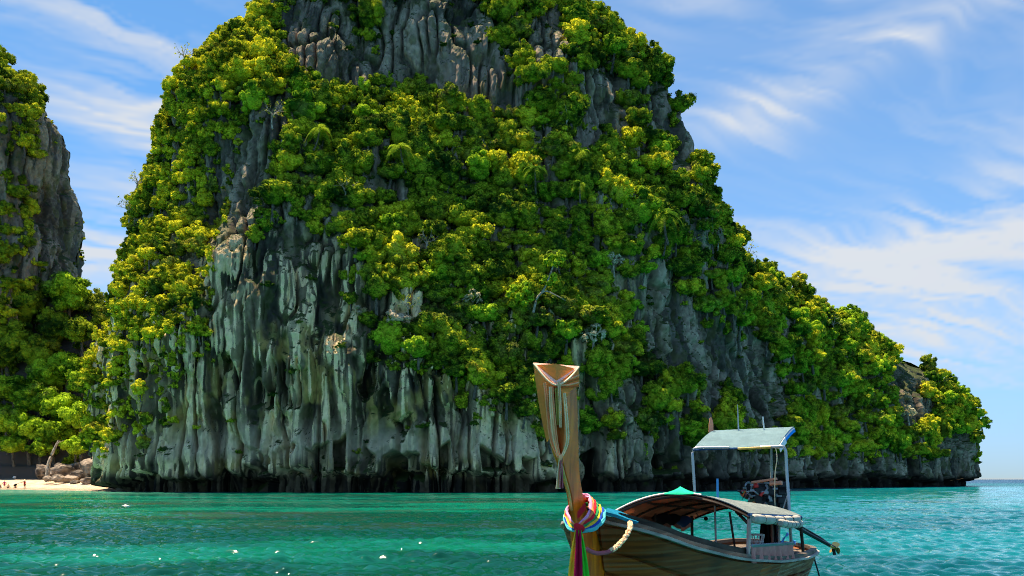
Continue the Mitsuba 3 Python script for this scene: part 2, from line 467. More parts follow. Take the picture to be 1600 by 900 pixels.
def carve(P, closed=True, notch=True, amp=1.0, caves=True):
    n = grid_normals(P, closed)
    steep = 1 - sstep(.42, .75, n[..., 2])
    big = 10.0 * fb(P, 30, 30, 26, 3, 1) * sstep(0, 25, P[..., 2]) + 7.0 * fb(P, 11, 11, 40, 2, 9)
    P = P + n * (big * amp)[..., None]
    n = grid_normals(P, closed)
    hx = n.copy()
    hx[..., 2] *= .15
    hx /= np.linalg.norm(hx, axis=2, keepdims=True) + 1e-9
    wob = P + np.stack([fb(P, 4, 4, 8, 2, 33) * 1.6, fb(P, 4, 4, 8, 2, 34) * 1.6, P[..., 2] * 0], -1)
    f1 = np.abs(2 * meshkit.noise(wob / np.array([1.8, 3.4, 50]), 5) - 1)      # rounded columns with sharp creases between them
    f2 = np.abs(2 * meshkit.noise(wob / np.array([.95, 2.0, 26]), 6) - 1)
    ledge = ridged(P, 14, 14, 4.2, 15, 2)
    fine = fb(P, .9, .9, 1.8, 4, 21)
    col = fb(wob, 6, 8, 40, 3, 41)
    gap = sstep(.22, .05, f1)
    d = steep * (1.6 * (f1 ** .6 - .6) + .8 * (f2 ** .6 - .6) - 1.2 * gap + .8 * (ledge - .5) + 2.6 * col) + fine * (.35 + .6 * steep) - steep * (.5 * sstep(.84, .97, ridged(P, 1.7, 2.4, 9, 103, 1)) - .7 * fb(P, .6, .6, 1.1, 3, 105))
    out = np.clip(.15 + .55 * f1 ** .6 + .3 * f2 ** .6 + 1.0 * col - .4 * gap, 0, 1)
    one0 = P * np.array([1, 1, 0])
    for sd_, sz_ in ((91, 2.0), (92, 3.2)):                            # curtains of stalactites that end at many heights
        end = 4 + 30 * meshkit.noise(one0 / np.array([sz_, sz_ * 1.6, 1]), sd_) + 1.5 * fb(one0, .8, .8, 1, 2, sd_)
        here = sstep(.45, .55, meshkit.noise(P / np.array([10., 14, 22]), sd_ + 4))
        d = d + steep * here * 1.5 * (sstep(end - .5, end + .3, P[..., 2]) - .5)
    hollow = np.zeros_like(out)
    if notch:
        z = P[..., 2]
        one = P.copy()
        one[..., 2] = 0
        lip = 3.1 + 5.0 * fb(one, 3.2, 3.2, 1, 3, 51) + 1.6 * fb(one, 14, 14, 1, 2, 52)   # where the drip edge ends above the sea
        d = d - 4.8 * sstep(lip + .3, lip - .6, z)
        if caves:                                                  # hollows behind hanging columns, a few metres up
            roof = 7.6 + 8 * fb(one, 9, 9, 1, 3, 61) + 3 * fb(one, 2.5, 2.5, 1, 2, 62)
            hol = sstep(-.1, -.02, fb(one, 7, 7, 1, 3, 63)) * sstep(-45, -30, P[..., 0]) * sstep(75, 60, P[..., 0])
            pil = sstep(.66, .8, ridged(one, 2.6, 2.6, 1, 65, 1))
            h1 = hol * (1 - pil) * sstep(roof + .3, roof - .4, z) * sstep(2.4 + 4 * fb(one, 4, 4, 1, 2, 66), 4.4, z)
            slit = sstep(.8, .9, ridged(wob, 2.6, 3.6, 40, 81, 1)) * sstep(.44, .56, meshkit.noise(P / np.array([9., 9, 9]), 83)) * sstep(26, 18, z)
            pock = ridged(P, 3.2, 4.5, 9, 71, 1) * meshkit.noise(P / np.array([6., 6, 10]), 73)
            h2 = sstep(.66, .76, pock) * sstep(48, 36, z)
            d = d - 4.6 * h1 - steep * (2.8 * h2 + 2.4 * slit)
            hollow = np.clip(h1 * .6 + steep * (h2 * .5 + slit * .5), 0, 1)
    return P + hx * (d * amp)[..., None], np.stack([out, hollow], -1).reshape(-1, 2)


isl_P = loft(STATIONS, [(0, 2, 26), (2, 6, 430), (6, 12, 600), (12, 20.6, 450), (20.6, 28, 60)], [76, 56, 100, 60, 32, 18])
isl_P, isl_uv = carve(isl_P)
isl = grid_mesh(isl_P, close_u=True)
isl.fix_normals() if False else None
if (isl.face_normals * isl.area_faces[:, None])[:, 2].sum() < 0:
    isl.invert()
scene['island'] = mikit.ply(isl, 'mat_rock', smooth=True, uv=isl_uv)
tag('island', 'steep grey limestone island with a fluted stalactite wall and an undercut at the sea', 'cliff', kind='structure')

FAR = [
    ((-230, 262), (-185, 300), (.05, 45), (.15, 80), (.3, 105), (.5, 119), (.8, 133), 140),
    ((-200, 247), (-180, 298), (.05, 40), (.15, 72), (.3, 100), (.5, 118), (.8, 133), 140),
    ((-172, 243), (-176, 292), (.05, 38), (.15, 66), (.3, 98), (.5, 118), (.8, 131), 138),
    ((-147, 249), (-169, 290), (.04, 40), (.10, 70), (.22, 98), (.43, 120), (.75, 130), 137),
    ((-132, 262), (-169, 290), (.04, 45), (.08, 80), (.17, 104), (.4, 118), (.75, 131), 137),
    ((-127, 282), (-169, 291), (.04, 45), (.08, 80), (.19, 104), (.42, 118), (.75, 131), 137),
    ((-133, 305), (-169, 293), (.04, 45), (.10, 80), (.27, 104), (.47, 118), (.75, 131), 137),
    ((-160, 330), (-172, 298), (.04, 45), (.12, 80), (.3, 104), (.5, 118), (.75, 131), 138),
    ((-225, 330), (-185, 300), (.04, 45), (.12, 80), (.3, 104), (.5, 118), (.75, 133), 140),
]
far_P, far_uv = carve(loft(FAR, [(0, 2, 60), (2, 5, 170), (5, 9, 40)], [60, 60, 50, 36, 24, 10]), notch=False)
far = grid_mesh(far_P, close_u=True)
if (far.face_normals * far.area_faces[:, None])[:, 2].sum() < 0:
    far.invert()
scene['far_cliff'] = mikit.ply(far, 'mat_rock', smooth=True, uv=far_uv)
tag('far_cliff', 'dark limestone cliff behind the beach at the left', 'cliff', kind='structure')

# ------------------------------------------------------------------ beach and the wooded slope behind it
bx, by = np.meshgrid(np.linspace(-240, -66, 200), np.linspace(176, 275, 150), indexing='ij')
shore_y = 207 - 25 * sstep(-118, -72, bx) + 2.0 * fb(np.stack([bx, bx * 0, bx * 0], -1), 9, 9, 9, 2, 3)
back = by - shore_y
bz = np.where(back < 0, back * .12, 0) + 2.1 * sstep(0, 24, back) + 3.4 * sstep(25, 30, back) * sstep(-96, -112, bx)
slope_back = by - 238 + 3 * fb(np.stack([bx, by, by * 0], -1), 12, 12, 1, 2, 4)
bz = bz + np.maximum(slope_back, 0) * 1.25 * (.25 + .75 * sstep(-88, -106, bx)) + .25 * fb(np.stack([bx, by, by * 0], -1), 5, 5, 1, 3, 8)
bch_P = np.stack([bx, by, bz], -1)
bch = grid_mesh(bch_P)
if bch.face_normals[:, 2].sum() < 0:
    bch.invert()
scene['beach'] = mikit.ply(bch, 'mat_sand', smooth=True)
tag('beach', 'small pale sand beach below a wooded slope at the foot of the cliffs', 'beach', kind='structure')
# ------------------------------------------------------------------ plants: prototypes
def leaf_cards(pos, nrm, size, r):
    """a bent two-triangle leaf spray at every point"""
    n = len(pos)
    nrm = nrm / (np.linalg.norm(nrm, axis=1, keepdims=True) + 1e-9)
    a = np.cross(nrm, r.normal(size=(n, 3)))
    a /= np.linalg.norm(a, axis=1, keepdims=True) + 1e-9
    b = np.cross(nrm, a)
    s = (size * r.uniform(.7, 1.3, n))[:, None]
    w = .62
    p0, p2 = pos - a * s, pos + a * s
    p1, p3 = pos + b * s * w - nrm * s * .22, pos - b * s * w - nrm * s * .22
    v = np.stack([p0, p1, p2, p3], 1).reshape(-1, 3)
    k = np.arange(n)[:, None] * 4
    return v, np.vstack([k + [0, 1, 2], k + [0, 2, 3]])


def crown_mesh(seed, lobes, per, size, squash=.8, core=.6):
    """(mesh, normals): leaf sprays on the shells of many lumps; the sprays face outwards from their lump"""
    r = np.random.default_rng(seed)
    vs, fs, ns, at_ = [], [], [], 0
    g = (1 + 5 ** .5) / 2
    for i in range(lobes):
        zz = 1 - (i + .5) / lobes * 1.5
        ph = 2 * math.pi * i / g + r.uniform(-.5, .5)
        q = math.sqrt(max(1 - zz * zz, 0))
        d = np.array([q * math.cos(ph), q * math.sin(ph), zz]) + r.normal(size=3) * .16
        d /= np.linalg.norm(d)
        rad = r.uniform(.2, .42) * (1 if zz > -.1 else .8)
        c = d * r.uniform(.5, .92) * np.array([1, 1, squash])
        n = int(per * (rad / .36) ** 2)
        dirs = r.normal(size=(n, 3))
        dirs[:, 2] += .35
        dirs += d * .5
        dirs /= np.linalg.norm(dirs, axis=1, keepdims=True)
        lump = 1 + .5 * (meshkit.noise(dirs * 2.6 + seed + i * 7.7) - .5)
        pos = c + dirs * (rad * lump * r.uniform(.8, 1.08, n))[:, None] * np.array([1, 1, .85])
        face = dirs * .9 + r.normal(size=(n, 3)) * .3 + [0, 0, .15]
        v, f = leaf_cards(pos, face, size, r)
        vs.append(v)
        fs.append(f + at_)
        nn = dirs * .8 + r.normal(size=(n, 3)) * .42 + d * .25
        ns.append(np.repeat(nn / np.linalg.norm(nn, axis=1, keepdims=True), 4, axis=0))
        at_ += len(v)
        if core:                                                  # the dense inside of the lump
            m = trimesh.creation.icosphere(subdivisions=1)
            v = c + m.vertices * rad * .8 * np.array([1, 1, .85])
            vs.append(v)
            fs.append(m.faces + at_)
            ns.append(np.array(m.vertices))
            at_ += len(v)
    if core:
        m = trimesh.creation.icosphere(subdivisions=2)
        v = m.vertices * core * (1 + .5 * (meshkit.noise(m.vertices * 2.4 + seed) - .5))[:, None] * np.array([1, 1, squash])
        vs.append(v)
        fs.append(m.faces + at_)
        ns.append(np.array(m.vertices))
    return trimesh.Trimesh(np.vstack(vs), np.vstack(fs), process=False), np.vstack(ns)


def trunk_mesh(seed, drop=1.5, r0=.085):
    r = np.random.default_rng(seed)
    base = np.array([r.uniform(-.25, .25), r.uniform(-.25, .25), -drop])
    fork = np.array([0, 0, -.35])
    ms = [tube(spline([base, base * .5 + [0, 0, -.3], fork], 6), np.linspace(r0 * 1.3, r0 * .8, 6), 6)]
    for k in range(4):
        a = k * 1.57 + r.uniform(-.5, .5)
        e = np.array([math.cos(a) * .5, math.sin(a) * .5, r.uniform(.1, .35)])
        ms.append(tube(spline([fork, fork * .5 + e * .35, e], 5), np.linspace(r0 * .7, r0 * .2, 5), 5))
    return cat_mesh(ms)


def tree_group(gid, seed, bsdf, lobes=14, per=80, size=.105, squash=.82, bark='mat_bark', drop=1.5, core=.6):
    scene[gid] = {'type': 'shapegroup', 'trunk': mikit.ply(trunk_mesh(seed + 500, drop), bark), 'crown': ply_normals(*crown_mesh(seed, lobes, per, size, squash, core), bsdf)}


def shrub_group(gid, seed, bsdf, lobes=7, per=55, size=.17):
    scene[gid] = {'type': 'shapegroup', 'foliage': ply_normals(*crown_mesh(seed, lobes, per, size, .75, .5), bsdf)}


TREES = {}
for tone, b in (('plain', 'mat_leaf'), ('sunny', 'mat_leaf_painted_sun'), ('fresh', 'mat_leaf_fresh')):
    TREES[tone] = []
    for k in range(5):
        gid = f'group_tree_{tone}_{k}'
        tree_group(gid, 100 + k * 13 + len(tone), b, lobes=(17, 22, 14, 20, 25)[k], per=72, size=.095, squash=(.8, 1.0, .6, .85, 1.25)[k])
        TREES[tone].append(gid)
SHRUBS = {}
for tone, b in (('plain', 'mat_leaf'), ('sunny', 'mat_leaf_painted_sun'), ('fresh', 'mat_leaf_fresh'), ('shade', 'mat_leaf_painted_shade')):
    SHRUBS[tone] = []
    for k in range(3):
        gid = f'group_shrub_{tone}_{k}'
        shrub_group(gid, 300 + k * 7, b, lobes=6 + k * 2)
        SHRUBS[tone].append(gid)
tree_group('group_tree_blossom', 411, 'mat_blossom', lobes=9, per=60, bark='mat_pale_bark', core=0)
shrub_group('group_shrub_white', 412, 'mat_blossom_white', lobes=7, per=40, size=.15)


def palm_group(gid, seed):
    r = np.random.default_rng(seed)
    ms = []
    for k in range(17):
        a = k * 2.4 + r.uniform(-.2, .2)
        lift = r.uniform(.1, 1.0) if k < 11 else r.uniform(-.4, .1)
        L = r.uniform(.85, 1.15)
        t = np.linspace(0, 1, 9)
        hor = np.sin(t * 1.25) / math.sin(1.25) * L * (1 - .25 * lift)
        ver = lift * .6 * t - .85 * t ** 2.2 * L * (1.05 - .4 * lift)
        sp = np.stack([np.cos(a) * hor, np.sin(a) * hor, ver], 1)
        tg, sd, up = frames(sp)
        ms.append(tube(sp, np.linspace(.02, .004, 9), 3, cap=False))
        for i in np.linspace(.12, .99, 26):
            j = i * 8
            q = int(min(j, 7))
            p = sp[q] * (1 - (j - q)) + sp[q + 1] * (j - q)
            l = .34 * math.sin(math.pi * (i * .8 + .17)) + .05
            for s in (-1, 1):
                e = p + (sd[q] * s * .8 + tg[q] * .55 - np.array([0, 0, .35])) * l
                w = tg[q] * .02
                ms.append(trimesh.Trimesh([p - w, p + w, e], [[0, 1, 2]], process=False))
    crown = cat_mesh(ms)
    tr = tube(spline([[.15, .4, -1.5], [.05, .1, -.7], [0, 0, 0]], 10), np.linspace(.075, .05, 10), 7)
    scene[gid] = {'type': 'shapegroup', 'trunk': mikit.ply(tr, 'mat_bark'), 'fronds': mikit.ply(crown, 'mat_leaf_palm')}


def snag_group(gid, seed):
    """a bare or nearly bare small tree: pale limbs with a few leaf sprays"""
    r = np.random.default_rng(seed)
    limbs = [tube(spline([[0, 0, -1.0], [.08, .02, -.3], [.02, 0, .25]], 8), np.linspace(.07, .05, 8), 6)]
    tips = []
    for k in range(7):
        a = k * .9 + r.uniform(-.3, .3)
        e = np.array([math.cos(a) * r.uniform(.4, .95), math.sin(a) * r.uniform(.4, .95), r.uniform(.3, 1.0)])
        st = np.array([.03, 0, r.uniform(-.2, .25)])
        p = spline([st, st * .5 + e * .45 + [0, 0, .12], e], 7)
        limbs.append(tube(p, np.linspace(.045, .014, 7), 5))
        for q in range(3):
            e2 = e + r.normal(size=3) * .22 + [0, 0, .12]
            limbs.append(tube(spline([p[4 + q % 2], (p[4] + e2) / 2, e2], 5), np.linspace(.02, .007, 5), 4))
            tips.append(e2)
    tips = np.repeat(np.array(tips), 5, 0) + r.normal(size=(len(tips) * 5, 3)) * .08
    v, f = leaf_cards(tips, r.normal(size=tips.shape) + [0, 0, .6], .08, r)
    scene[gid] = {'type': 'shapegroup', 'limbs': mikit.ply(cat_mesh(limbs), 'mat_pale_bark'), 'leaves': mikit.ply(trimesh.Trimesh(v, f, process=False), 'mat_leaf_painted_sun')}


snag_group('group_snag_0', 51)
snag_group('group_snag_1', 52)
palm_group('group_palm_0', 71)
palm_group('group_palm_1', 72)

# ------------------------------------------------------------------ plants: where they grow
def plant(key, gid, p, scale, rot=None, lean=None):
    M = T().translate([float(x) for x in p])
    if lean is not None:
        M = M @ T().rotate([float(lean[0]), float(lean[1]), 0], float(lean[2]))
    M = M @ T().rotate([0, 0, 1], float(rng.uniform(0, 360) if rot is None else rot)) @ T().scale([float(s) for s in scale])
    scene[key] = {'type': 'instance', 'to_world': M, 'shapegroup': {'type': 'ref', 'id': gid}}


def seen(p):
    p = np.asarray(p)
    return 800 + F * p[..., 0] / p[..., 1], 749 - F * (p[..., 2] - EYE) / p[..., 1]


# bare rock on the island's front, by where the photograph shows it: x, y, half width, half height
BARE = [(378, 258, 54, 84), (362, 335, 36, 56), (440, 172, 28, 46), (1110, 560, 36, 50), (1045, 520, 36, 60), (500, 45, 66, 62), (545, 100, 62, 28), (680, 35, 85, 62), (735, 108, 72, 48), (636, 72, 46, 48), (765, 140, 58, 32),
        (855, 58, 34, 40), (935, 145, 32, 46), (915, 218, 34, 26), (965, 192, 22, 36), (1030, 172, 24, 42), (1066, 225, 20, 48), (1030, 472, 30, 60), (1075, 516, 30, 32),
        (1165, 572, 46, 46), (1192, 622, 36, 46), (1112, 612, 22, 54), (985, 640, 26, 60), (940, 715, 60, 28), (425, 570, 150, 225), (600, 672, 150, 104), (760, 705, 100, 56),
        (470, 400, 74, 44), (1412, 585, 32, 30), (1428, 645, 30, 26), (1492, 712, 36, 34), (1360, 742, 200, 22), (1100, 728, 130, 26), (620, 480, 50, 26)]
SPARSE = [(240, 650, 70, 120), (300, 480, 30, 90), (165, 500, 25, 130), (255, 150, 14, 60), (395, 60, 20, 45)]


def bare_here(px, py):
    b = np.zeros(np.shape(px))
    for x, y, rx, ry in BARE:
        if y < 640: y, rx, ry = y + 12, rx * 1.14, ry * 1.12       # crowns rise above the foot they stand on
        b = np.maximum(b, 1 - sstep(.75, 1.15, np.hypot((px - x) / rx, (py - y) / ry)))
    for x, y, rx, ry in SPARSE:
        b = np.maximum(b, .6 * (1 - sstep(.7, 1.2, np.hypot((px - x) / rx, (py - y) / ry))))
    return b


def scatter(mesh, count, seed, zmin):
    r = np.random.default_rng(seed)
    A = mesh.area_faces
    c = mesh.triangles_center
    n = mesh.face_normals
    view = np.array([0, 0, EYE]) - c
    view /= np.linalg.norm(view, axis=1, keepdims=True)
    ok = ((n * view).sum(1) > -.35) & (c[:, 2] > zmin)
    w = A * ok
    f = r.choice(len(A), count, p=w / w.sum())
    b = r.dirichlet([1, 1, 1], count)
    p = (mesh.triangles[f] * b[:, :, None]).sum(1)
    return p, n[f], (n[f] * view[f]).sum(1)


def thin_out(p, rad, order):
    """greedy spacing: nothing nearer than its own spacing to one already taken"""
    cell, grid, keep = 3.0, {}, []
    for i in order:
        k = tuple((p[i] // cell).astype(int))
        hit = False
        for a in (-1, 0, 1):
            for b in (-1, 0, 1):
                for c in (-1, 0, 1):
                    for j in grid.get((k[0] + a, k[1] + b, k[2] + c), ()):
                        if ((p[i] - p[j]) ** 2).sum() < (.5 * (rad[i] + rad[j])) ** 2:
                            hit = True
                            break
                    if hit: break
                if hit: break
            if hit: break
        if not hit:
            grid.setdefault(k, []).append(i)
            keep.append(i)
    return np.array(keep, int)


PLANTS = []          # (kind, tone, position, scale, region, px, py, apparent size)


def grow(mesh, count, seed, which):
    r = np.random.default_rng(seed)
    p, n, face = scatter(mesh, count, seed, 3.0)
    px, py = seen(p)
    nz = n[:, 2]
    bare = bare_here(px, py) if which == 'island' else 1 - sstep(.75, 1.1, np.hypot((px - 88) / 40, (py - 300) / 130))
    patch = meshkit.fbm(p / np.array([13., 13, 9]), 3, seed)
    slope = sstep(-.05, .45, nz)
    prob = (.22 + .78 * slope) * (1 - .93 * bare) * np.where(slope > .6, 1, sstep(.36, .56, patch + .25 * slope))
    if which == 'island':
        flank = (p[:, 0] < -50) & (p[:, 2] > 22 - 13 * sstep(-56, -70, p[:, 0]))
        prob = np.where(flank, (1 - .8 * bare) * sstep(.3, .5, patch + .12), prob)
        prob = np.where((p[:, 2] < 16 + 6 * (patch - .5)) & (p[:, 0] < 70), prob * np.where(p[:, 0] > -12, .6, .25), prob)
        prob = np.where((p[:, 2] < 7), prob * .15, prob)
    else:
        prob = np.where(px < 60, (1 - .8 * bare) * .5, np.where(p[:, 2] > 116, prob, prob * .12))
    take = r.random(count) < prob
    p, n, px, py, bare, nz, slope, face = (a[take] for a in (p, n, px, py, bare, nz, slope, face))
    size = np.where(slope > .45, 1.2 + 2.1 * r.random(len(p)) ** 1.6, r.uniform(.75, 1.8, len(p)))
    size *= np.where(bare > .3, .5, 1)
    if which == 'island':
        size = np.where(p[:, 0] < -52, np.minimum(size, 1.85), size)
    keep = thin_out(p, size * np.where(slope > .45, 1.2, 1.1), np.argsort(-size * r.uniform(.6, 1, len(p))))
    for i in keep:
        R = size[i]
        out = n[i] * np.array([1, 1, .3])
        kind = 'tree' if R > 1.25 else 'shrub'
        tone = 'plain'
        v = r.random()
        if which == 'far':
            tone = 'sunny' if v < .35 else 'plain'
        elif p[i, 0] < -48:
            tone = 'sunny' if v < .75 else 'plain'  # painted sunlight: most of the left flank takes the lit leaf colour
        elif p[i, 0] > 60:
            tone = 'sunny' if v < .35 else 'fresh' if v < .75 else 'plain'
        else:
            tone = 'sunny' if v < .2 else 'fresh' if v < .32 else 'plain'
        c = p[i] + out * R * .42 + np.array([0, 0, R * (.5 if kind == 'tree' else .2)])
        sc = R * np.array([r.uniform(.85, 1.15), r.uniform(.85, 1.15), r.uniform(.85, 1.2)])
        if kind == 'shrub' and r.random() < .45:
            sc[2] *= r.uniform(1.3, 2.2)                          # hanging growth
        inside = -20 < px[i] < 1620 and py[i] > -15
        PLANTS.append((kind, tone, c, sc, which, px[i], py[i], R / p[i, 1] * (1 if inside and face[i] > .02 else .01), p[i]))


grow(isl, 38000, 5, 'island')
grow(far, 7000, 6, 'far')
# low growth that fills the floor between the crowns
def undergrowth():
    k = 0
    for mesh, cnt, seed, which in ((isl, 20000, 15, 'island'), (far, 2500, 16, 'far')):
        p, n, face = scatter(mesh, cnt, seed, 4.0)
        px, py = seen(p)
        bare = bare_here(px, py) if which == 'island' else 1 - sstep(.75, 1.1, np.hypot((px - 88) / 40, (py - 300) / 130))
        patch = meshkit.fbm(p / np.array([6., 6, 6]), 3, seed)
        flank = (p[:, 0] < -50) & (p[:, 2] > 20)
        prob = sstep(.1, .55, n[:, 2]) * (1 - .9 * bare) + flank * .4 * (1 - bare) + .05 * sstep(.5, .65, patch)
        take = rng.random(cnt) < prob * .42
        for i in np.nonzero(take)[0]:
            R = rng.uniform(.5, 1.1)
            tone = ('shade', 'shade', 'shade', 'plain')[rng.integers(4)] if p[i, 0] > -50 else ('shade', 'plain', 'sunny', 'sunny')[rng.integers(4)]  # dark leaves painted as shadow between crowns, lit ones on the left flank
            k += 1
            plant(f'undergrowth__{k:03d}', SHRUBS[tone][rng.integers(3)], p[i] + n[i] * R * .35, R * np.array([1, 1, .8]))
    tag('undergrowth', 'low green scrub filling the slopes between the trees', 'undergrowth', kind='stuff')


undergrowth()

REGIONS = {  # where it stands, what it carries as its group, bounds in the region for saying which part of it
    'flank': ('left flank of big cliff', (130, 500), (0, 620)),
    'slope': ('central slope of big cliff', (330, 930), (130, 640)),
    'upper': ('top rock wall of big cliff', (300, 950), (0, 130)),
    'shoulder': ('right shoulder of big cliff', (930, 1180), (40, 640)),
    'ridge': ('low ridge towards headland', (1130, 1535), (350, 740)),
    'foot': ('bare rock foot of big cliff', (150, 1250), (480, 740)),
    'far': ('far left cliff', (0, 150), (80, 640)),
}


def region(which, p, px, py):
    if which == 'far': return 'far'
    if p[0] > 62: return 'ridge'
    if p[2] < 24 and p[0] > -60: return 'foot'
    if p[0] < -48: return 'flank'
    if py < 130: return 'upper'
    if px > 930: return 'shoulder'
    return 'slope'


def describe(kind, shape, tone, size, which, foot, px, py):
    where, (x0, x1), (y0, y1) = REGIONS[region(which, foot, px, py)]
    col = ('left edge', 'left half', 'middle', 'right half', 'right edge')[int(np.clip((px - x0) / (x1 - x0) * 5, 0, 4))]
    row = ('top', 'upper part', 'middle height', 'lower part', 'bottom')[int(np.clip((py - y0) / (y1 - y0) * 5, 0, 4))]
    colour = {'plain': 'dark green', 'sunny': 'yellow-green', 'fresh': 'fresh green'}[tone]
    big = ('large', 'mid-sized', 'small')[0 if size > 2.6 else 1 if size > 1.7 else 2] if kind == 'tree' else ('broad', 'small')[int(size < 1.0)]
    colour = (('lumpy ', 'rounded ', 'flat-topped ', 'broad ', 'tall ')[shape] if kind == 'tree' else ('', 'ragged ', 'dense ')[shape]) + colour
    return f'{big} {colour} {kind} on {where}, {row}, {col}', f'{kind}s on {where}'


def place_plants():
    order = sorted(range(len(PLANTS)), key=lambda i: -PLANTS[i][7])
    n = {'tree': 0, 'shrub': 0}
    rest = {'tree': 0, 'shrub': 0}
    for i in order:
        kind, tone, c, sc, which, px, py, app, foot = PLANTS[i]
        pool = TREES if kind == 'tree' else SHRUBS
        shape = int(rng.integers(len(pool[tone])))
        gid = pool[tone][shape]
        if n[kind] < 296 and app > .0012:
            n[kind] += 1
            key = numbered('broadleaf_tree' if kind == 'tree' else 'shrub')
            plant(key, gid, c, sc)
            lab, grp = describe(kind, shape, tone, float(np.mean(sc)), which, foot, px, py)
            tag(key, lab, kind, grp)
        else:
            rest[kind] += 1
            name = 'forest_tree' if kind == 'tree' else 'cliff_shrub'
            plant(f'{name}__{rest[kind]:03d}', gid, c, sc)
    tag('forest_tree', 'many more small bushy trees filling the cliff slopes', 'tree', kind='stuff')
    tag('cliff_shrub', 'many more small shrubs rooted in cracks of the cliffs', 'shrub', kind='stuff')
    print('plants', n, rest)


place_plants()
# ------------------------------------------------------------------ the longtail boat
def wood(dark, light, sx, sy, sz, rough=.55, spec=.4, wear=None):
    def fn(p, n, uv):
        g = FBM(p.x * sx, p.y * sy, p.z * sz, 4)
        b = FBM(p.x * 1.3 + 5, p.y * 1.3, p.z * 1.7, 3)
        c = MIX(dark, light, SS(.25, .75, g * .6 + b * .4))
        c = MIX(c, [x * .7 for x in dark], SS(.6, .8, b) * .7)
        if wear is not None:
            c = MIX(c, wear, SS(.5, .68, FBM(p.x * 1.2 + 3, p.y * 1.2, p.z * 34, 4)) * .5)
        return c
    return {'type': 'twosided', 'bsdf': {'type': 'principled', 'base_color': mikit.proc(fn), 'roughness': rough, 'specular': spec}}


scene['mat_hull_wood'] = wood((.09, .02, .003), (.35, .085, .009), 1.5, 1.5, 30, .55, .12, (.26, .16, .07))
scene['mat_hull_wood_deep'] = wood((.06, .015, .003), (.25, .062, .008), 1.5, 1.5, 30, .5, .14, (.2, .1, .04))
scene['mat_hull_wood_pale'] = wood((.12, .03, .005), (.43, .125, .02), 1.5, 1.5, 30, .6, .12, (.3, .17, .08))
scene['mat_hull_grey'] = wood((.08, .034, .014), (.28, .145, .065), 3, 3, 18, .7, .12, (.36, .3, .2))
scene['mat_prow_wood'] = wood((.42, .085, .003), (.92, .25, .006), 16, 16, 2.2, .4, .2)
scene['mat_rail_wood'] = wood((.2, .17, .14), (.52, .47, .4), 4, 4, 20, .6, .15)
scene['mat_gunwale'] = wood((.05, .04, .03), (.2, .16, .12), 4, 4, 20, .6, .15)
scene['mat_dark_wood'] = wood((.012, .009, .007), (.06, .045, .032), 4, 4, 16, .6, .15)
scene['mat_under'] = wood((.11, .035, .016), (.45, .19, .1), 2.2, 2.2, 5, .75, .2)
scene['mat_pole'] = wood((.2, .17, .14), (.5, .45, .38), 12, 12, 3, .6, .4)
scene['mat_red_pole'] = wood((.1, .03, .015), (.28, .1, .06), 12, 12, 3, .6, .4)
scene['mat_bamboo'] = wood((.4, .26, .05), (.65, .45, .12), 12, 12, 5, .5, .4)


def cloth(color, var=.25, rough=.8):
    def fn(p, n, uv):
        g = FBM(p.x * 7, p.y * 7, p.z * 7, 3)
        t = N(p.x * 90, p.y * 90, p.z * 90)
        return mi.Color3f(color) * (1 - var + 2 * var * g * (.75 + .5 * t))
    return {'type': 'twosided', 'bsdf': {'type': 'principled', 'base_color': mikit.proc(fn), 'roughness': rough, 'specular': .04}}


for nm, c in dict(pink=(.75, .32, .5), orange=(.8, .25, .08), red=(.62, .02, .03), green=(.03, .25, .08), yellow=(.85, .55, .04), blue=(.02, .07, .36), teal=(.1, .5, .48),
                  crimson=(.45, .01, .06), lime=(.06, .62, .04), peach=(.95, .42, .2), rust=(.55, .14, .03), cream=(1.0, .7, .42), rose=(.5, .12, .14), turquoise=(.01, .16, .26), drape=(.9, .27, .06), flap=(1.0, .6, .46),
                  canvas=(.13, .21, .235), roof=(.15, .18, .17), lace=(.5, .2, .17), roll=(.4, .38, .32), black=(.012, .012, .014), emerald=(.02, .6, .3), skyblue=(.02, .28, .75),
                  hotpink=(.8, .06, .2), sandhat=(.7, .6, .4), navy=(.02, .06, .16)).items():
    scene['mat_' + nm] = cloth(c)
scene['mat_steel'] = flat_bsdf((.42, .44, .46), .4, .6)
scene['mat_engine'] = flat_bsdf((.02, .021, .023), .35, .5)
scene['mat_engine_grey'] = flat_bsdf((.28, .3, .32), .4, .6)
scene['mat_copper'] = flat_bsdf((.72, .28, .16), .5, .1)
scene['mat_redpaint'] = flat_bsdf((.6, .03, .02), .35)
scene['mat_brass'] = flat_bsdf((.75, .5, .16), .3, .8)
scene['mat_white'] = flat_bsdf((.75, .74, .7), .5)
scene['mat_bluepaint'] = flat_bsdf((.03, .25, .6), .4)
scene['mat_skin'] = flat_bsdf((.36, .19, .12), .6)
scene['mat_hair'] = flat_bsdf((.015, .01, .008), .6)

BD, BN, B0 = np.array([.466, .885]), np.array([.885, -.466]), np.array([.66, 9.5])
HEEL = .07


def boat(s, t, z):
    s, t, z = np.broadcast_arrays(np.asarray(s, float), np.asarray(t, float), np.asarray(z, float))
    return np.stack([B0[0] + BD[0] * s + BN[0] * t, B0[1] + BD[1] * s + BN[1] * t, z - HEEL * t], -1)


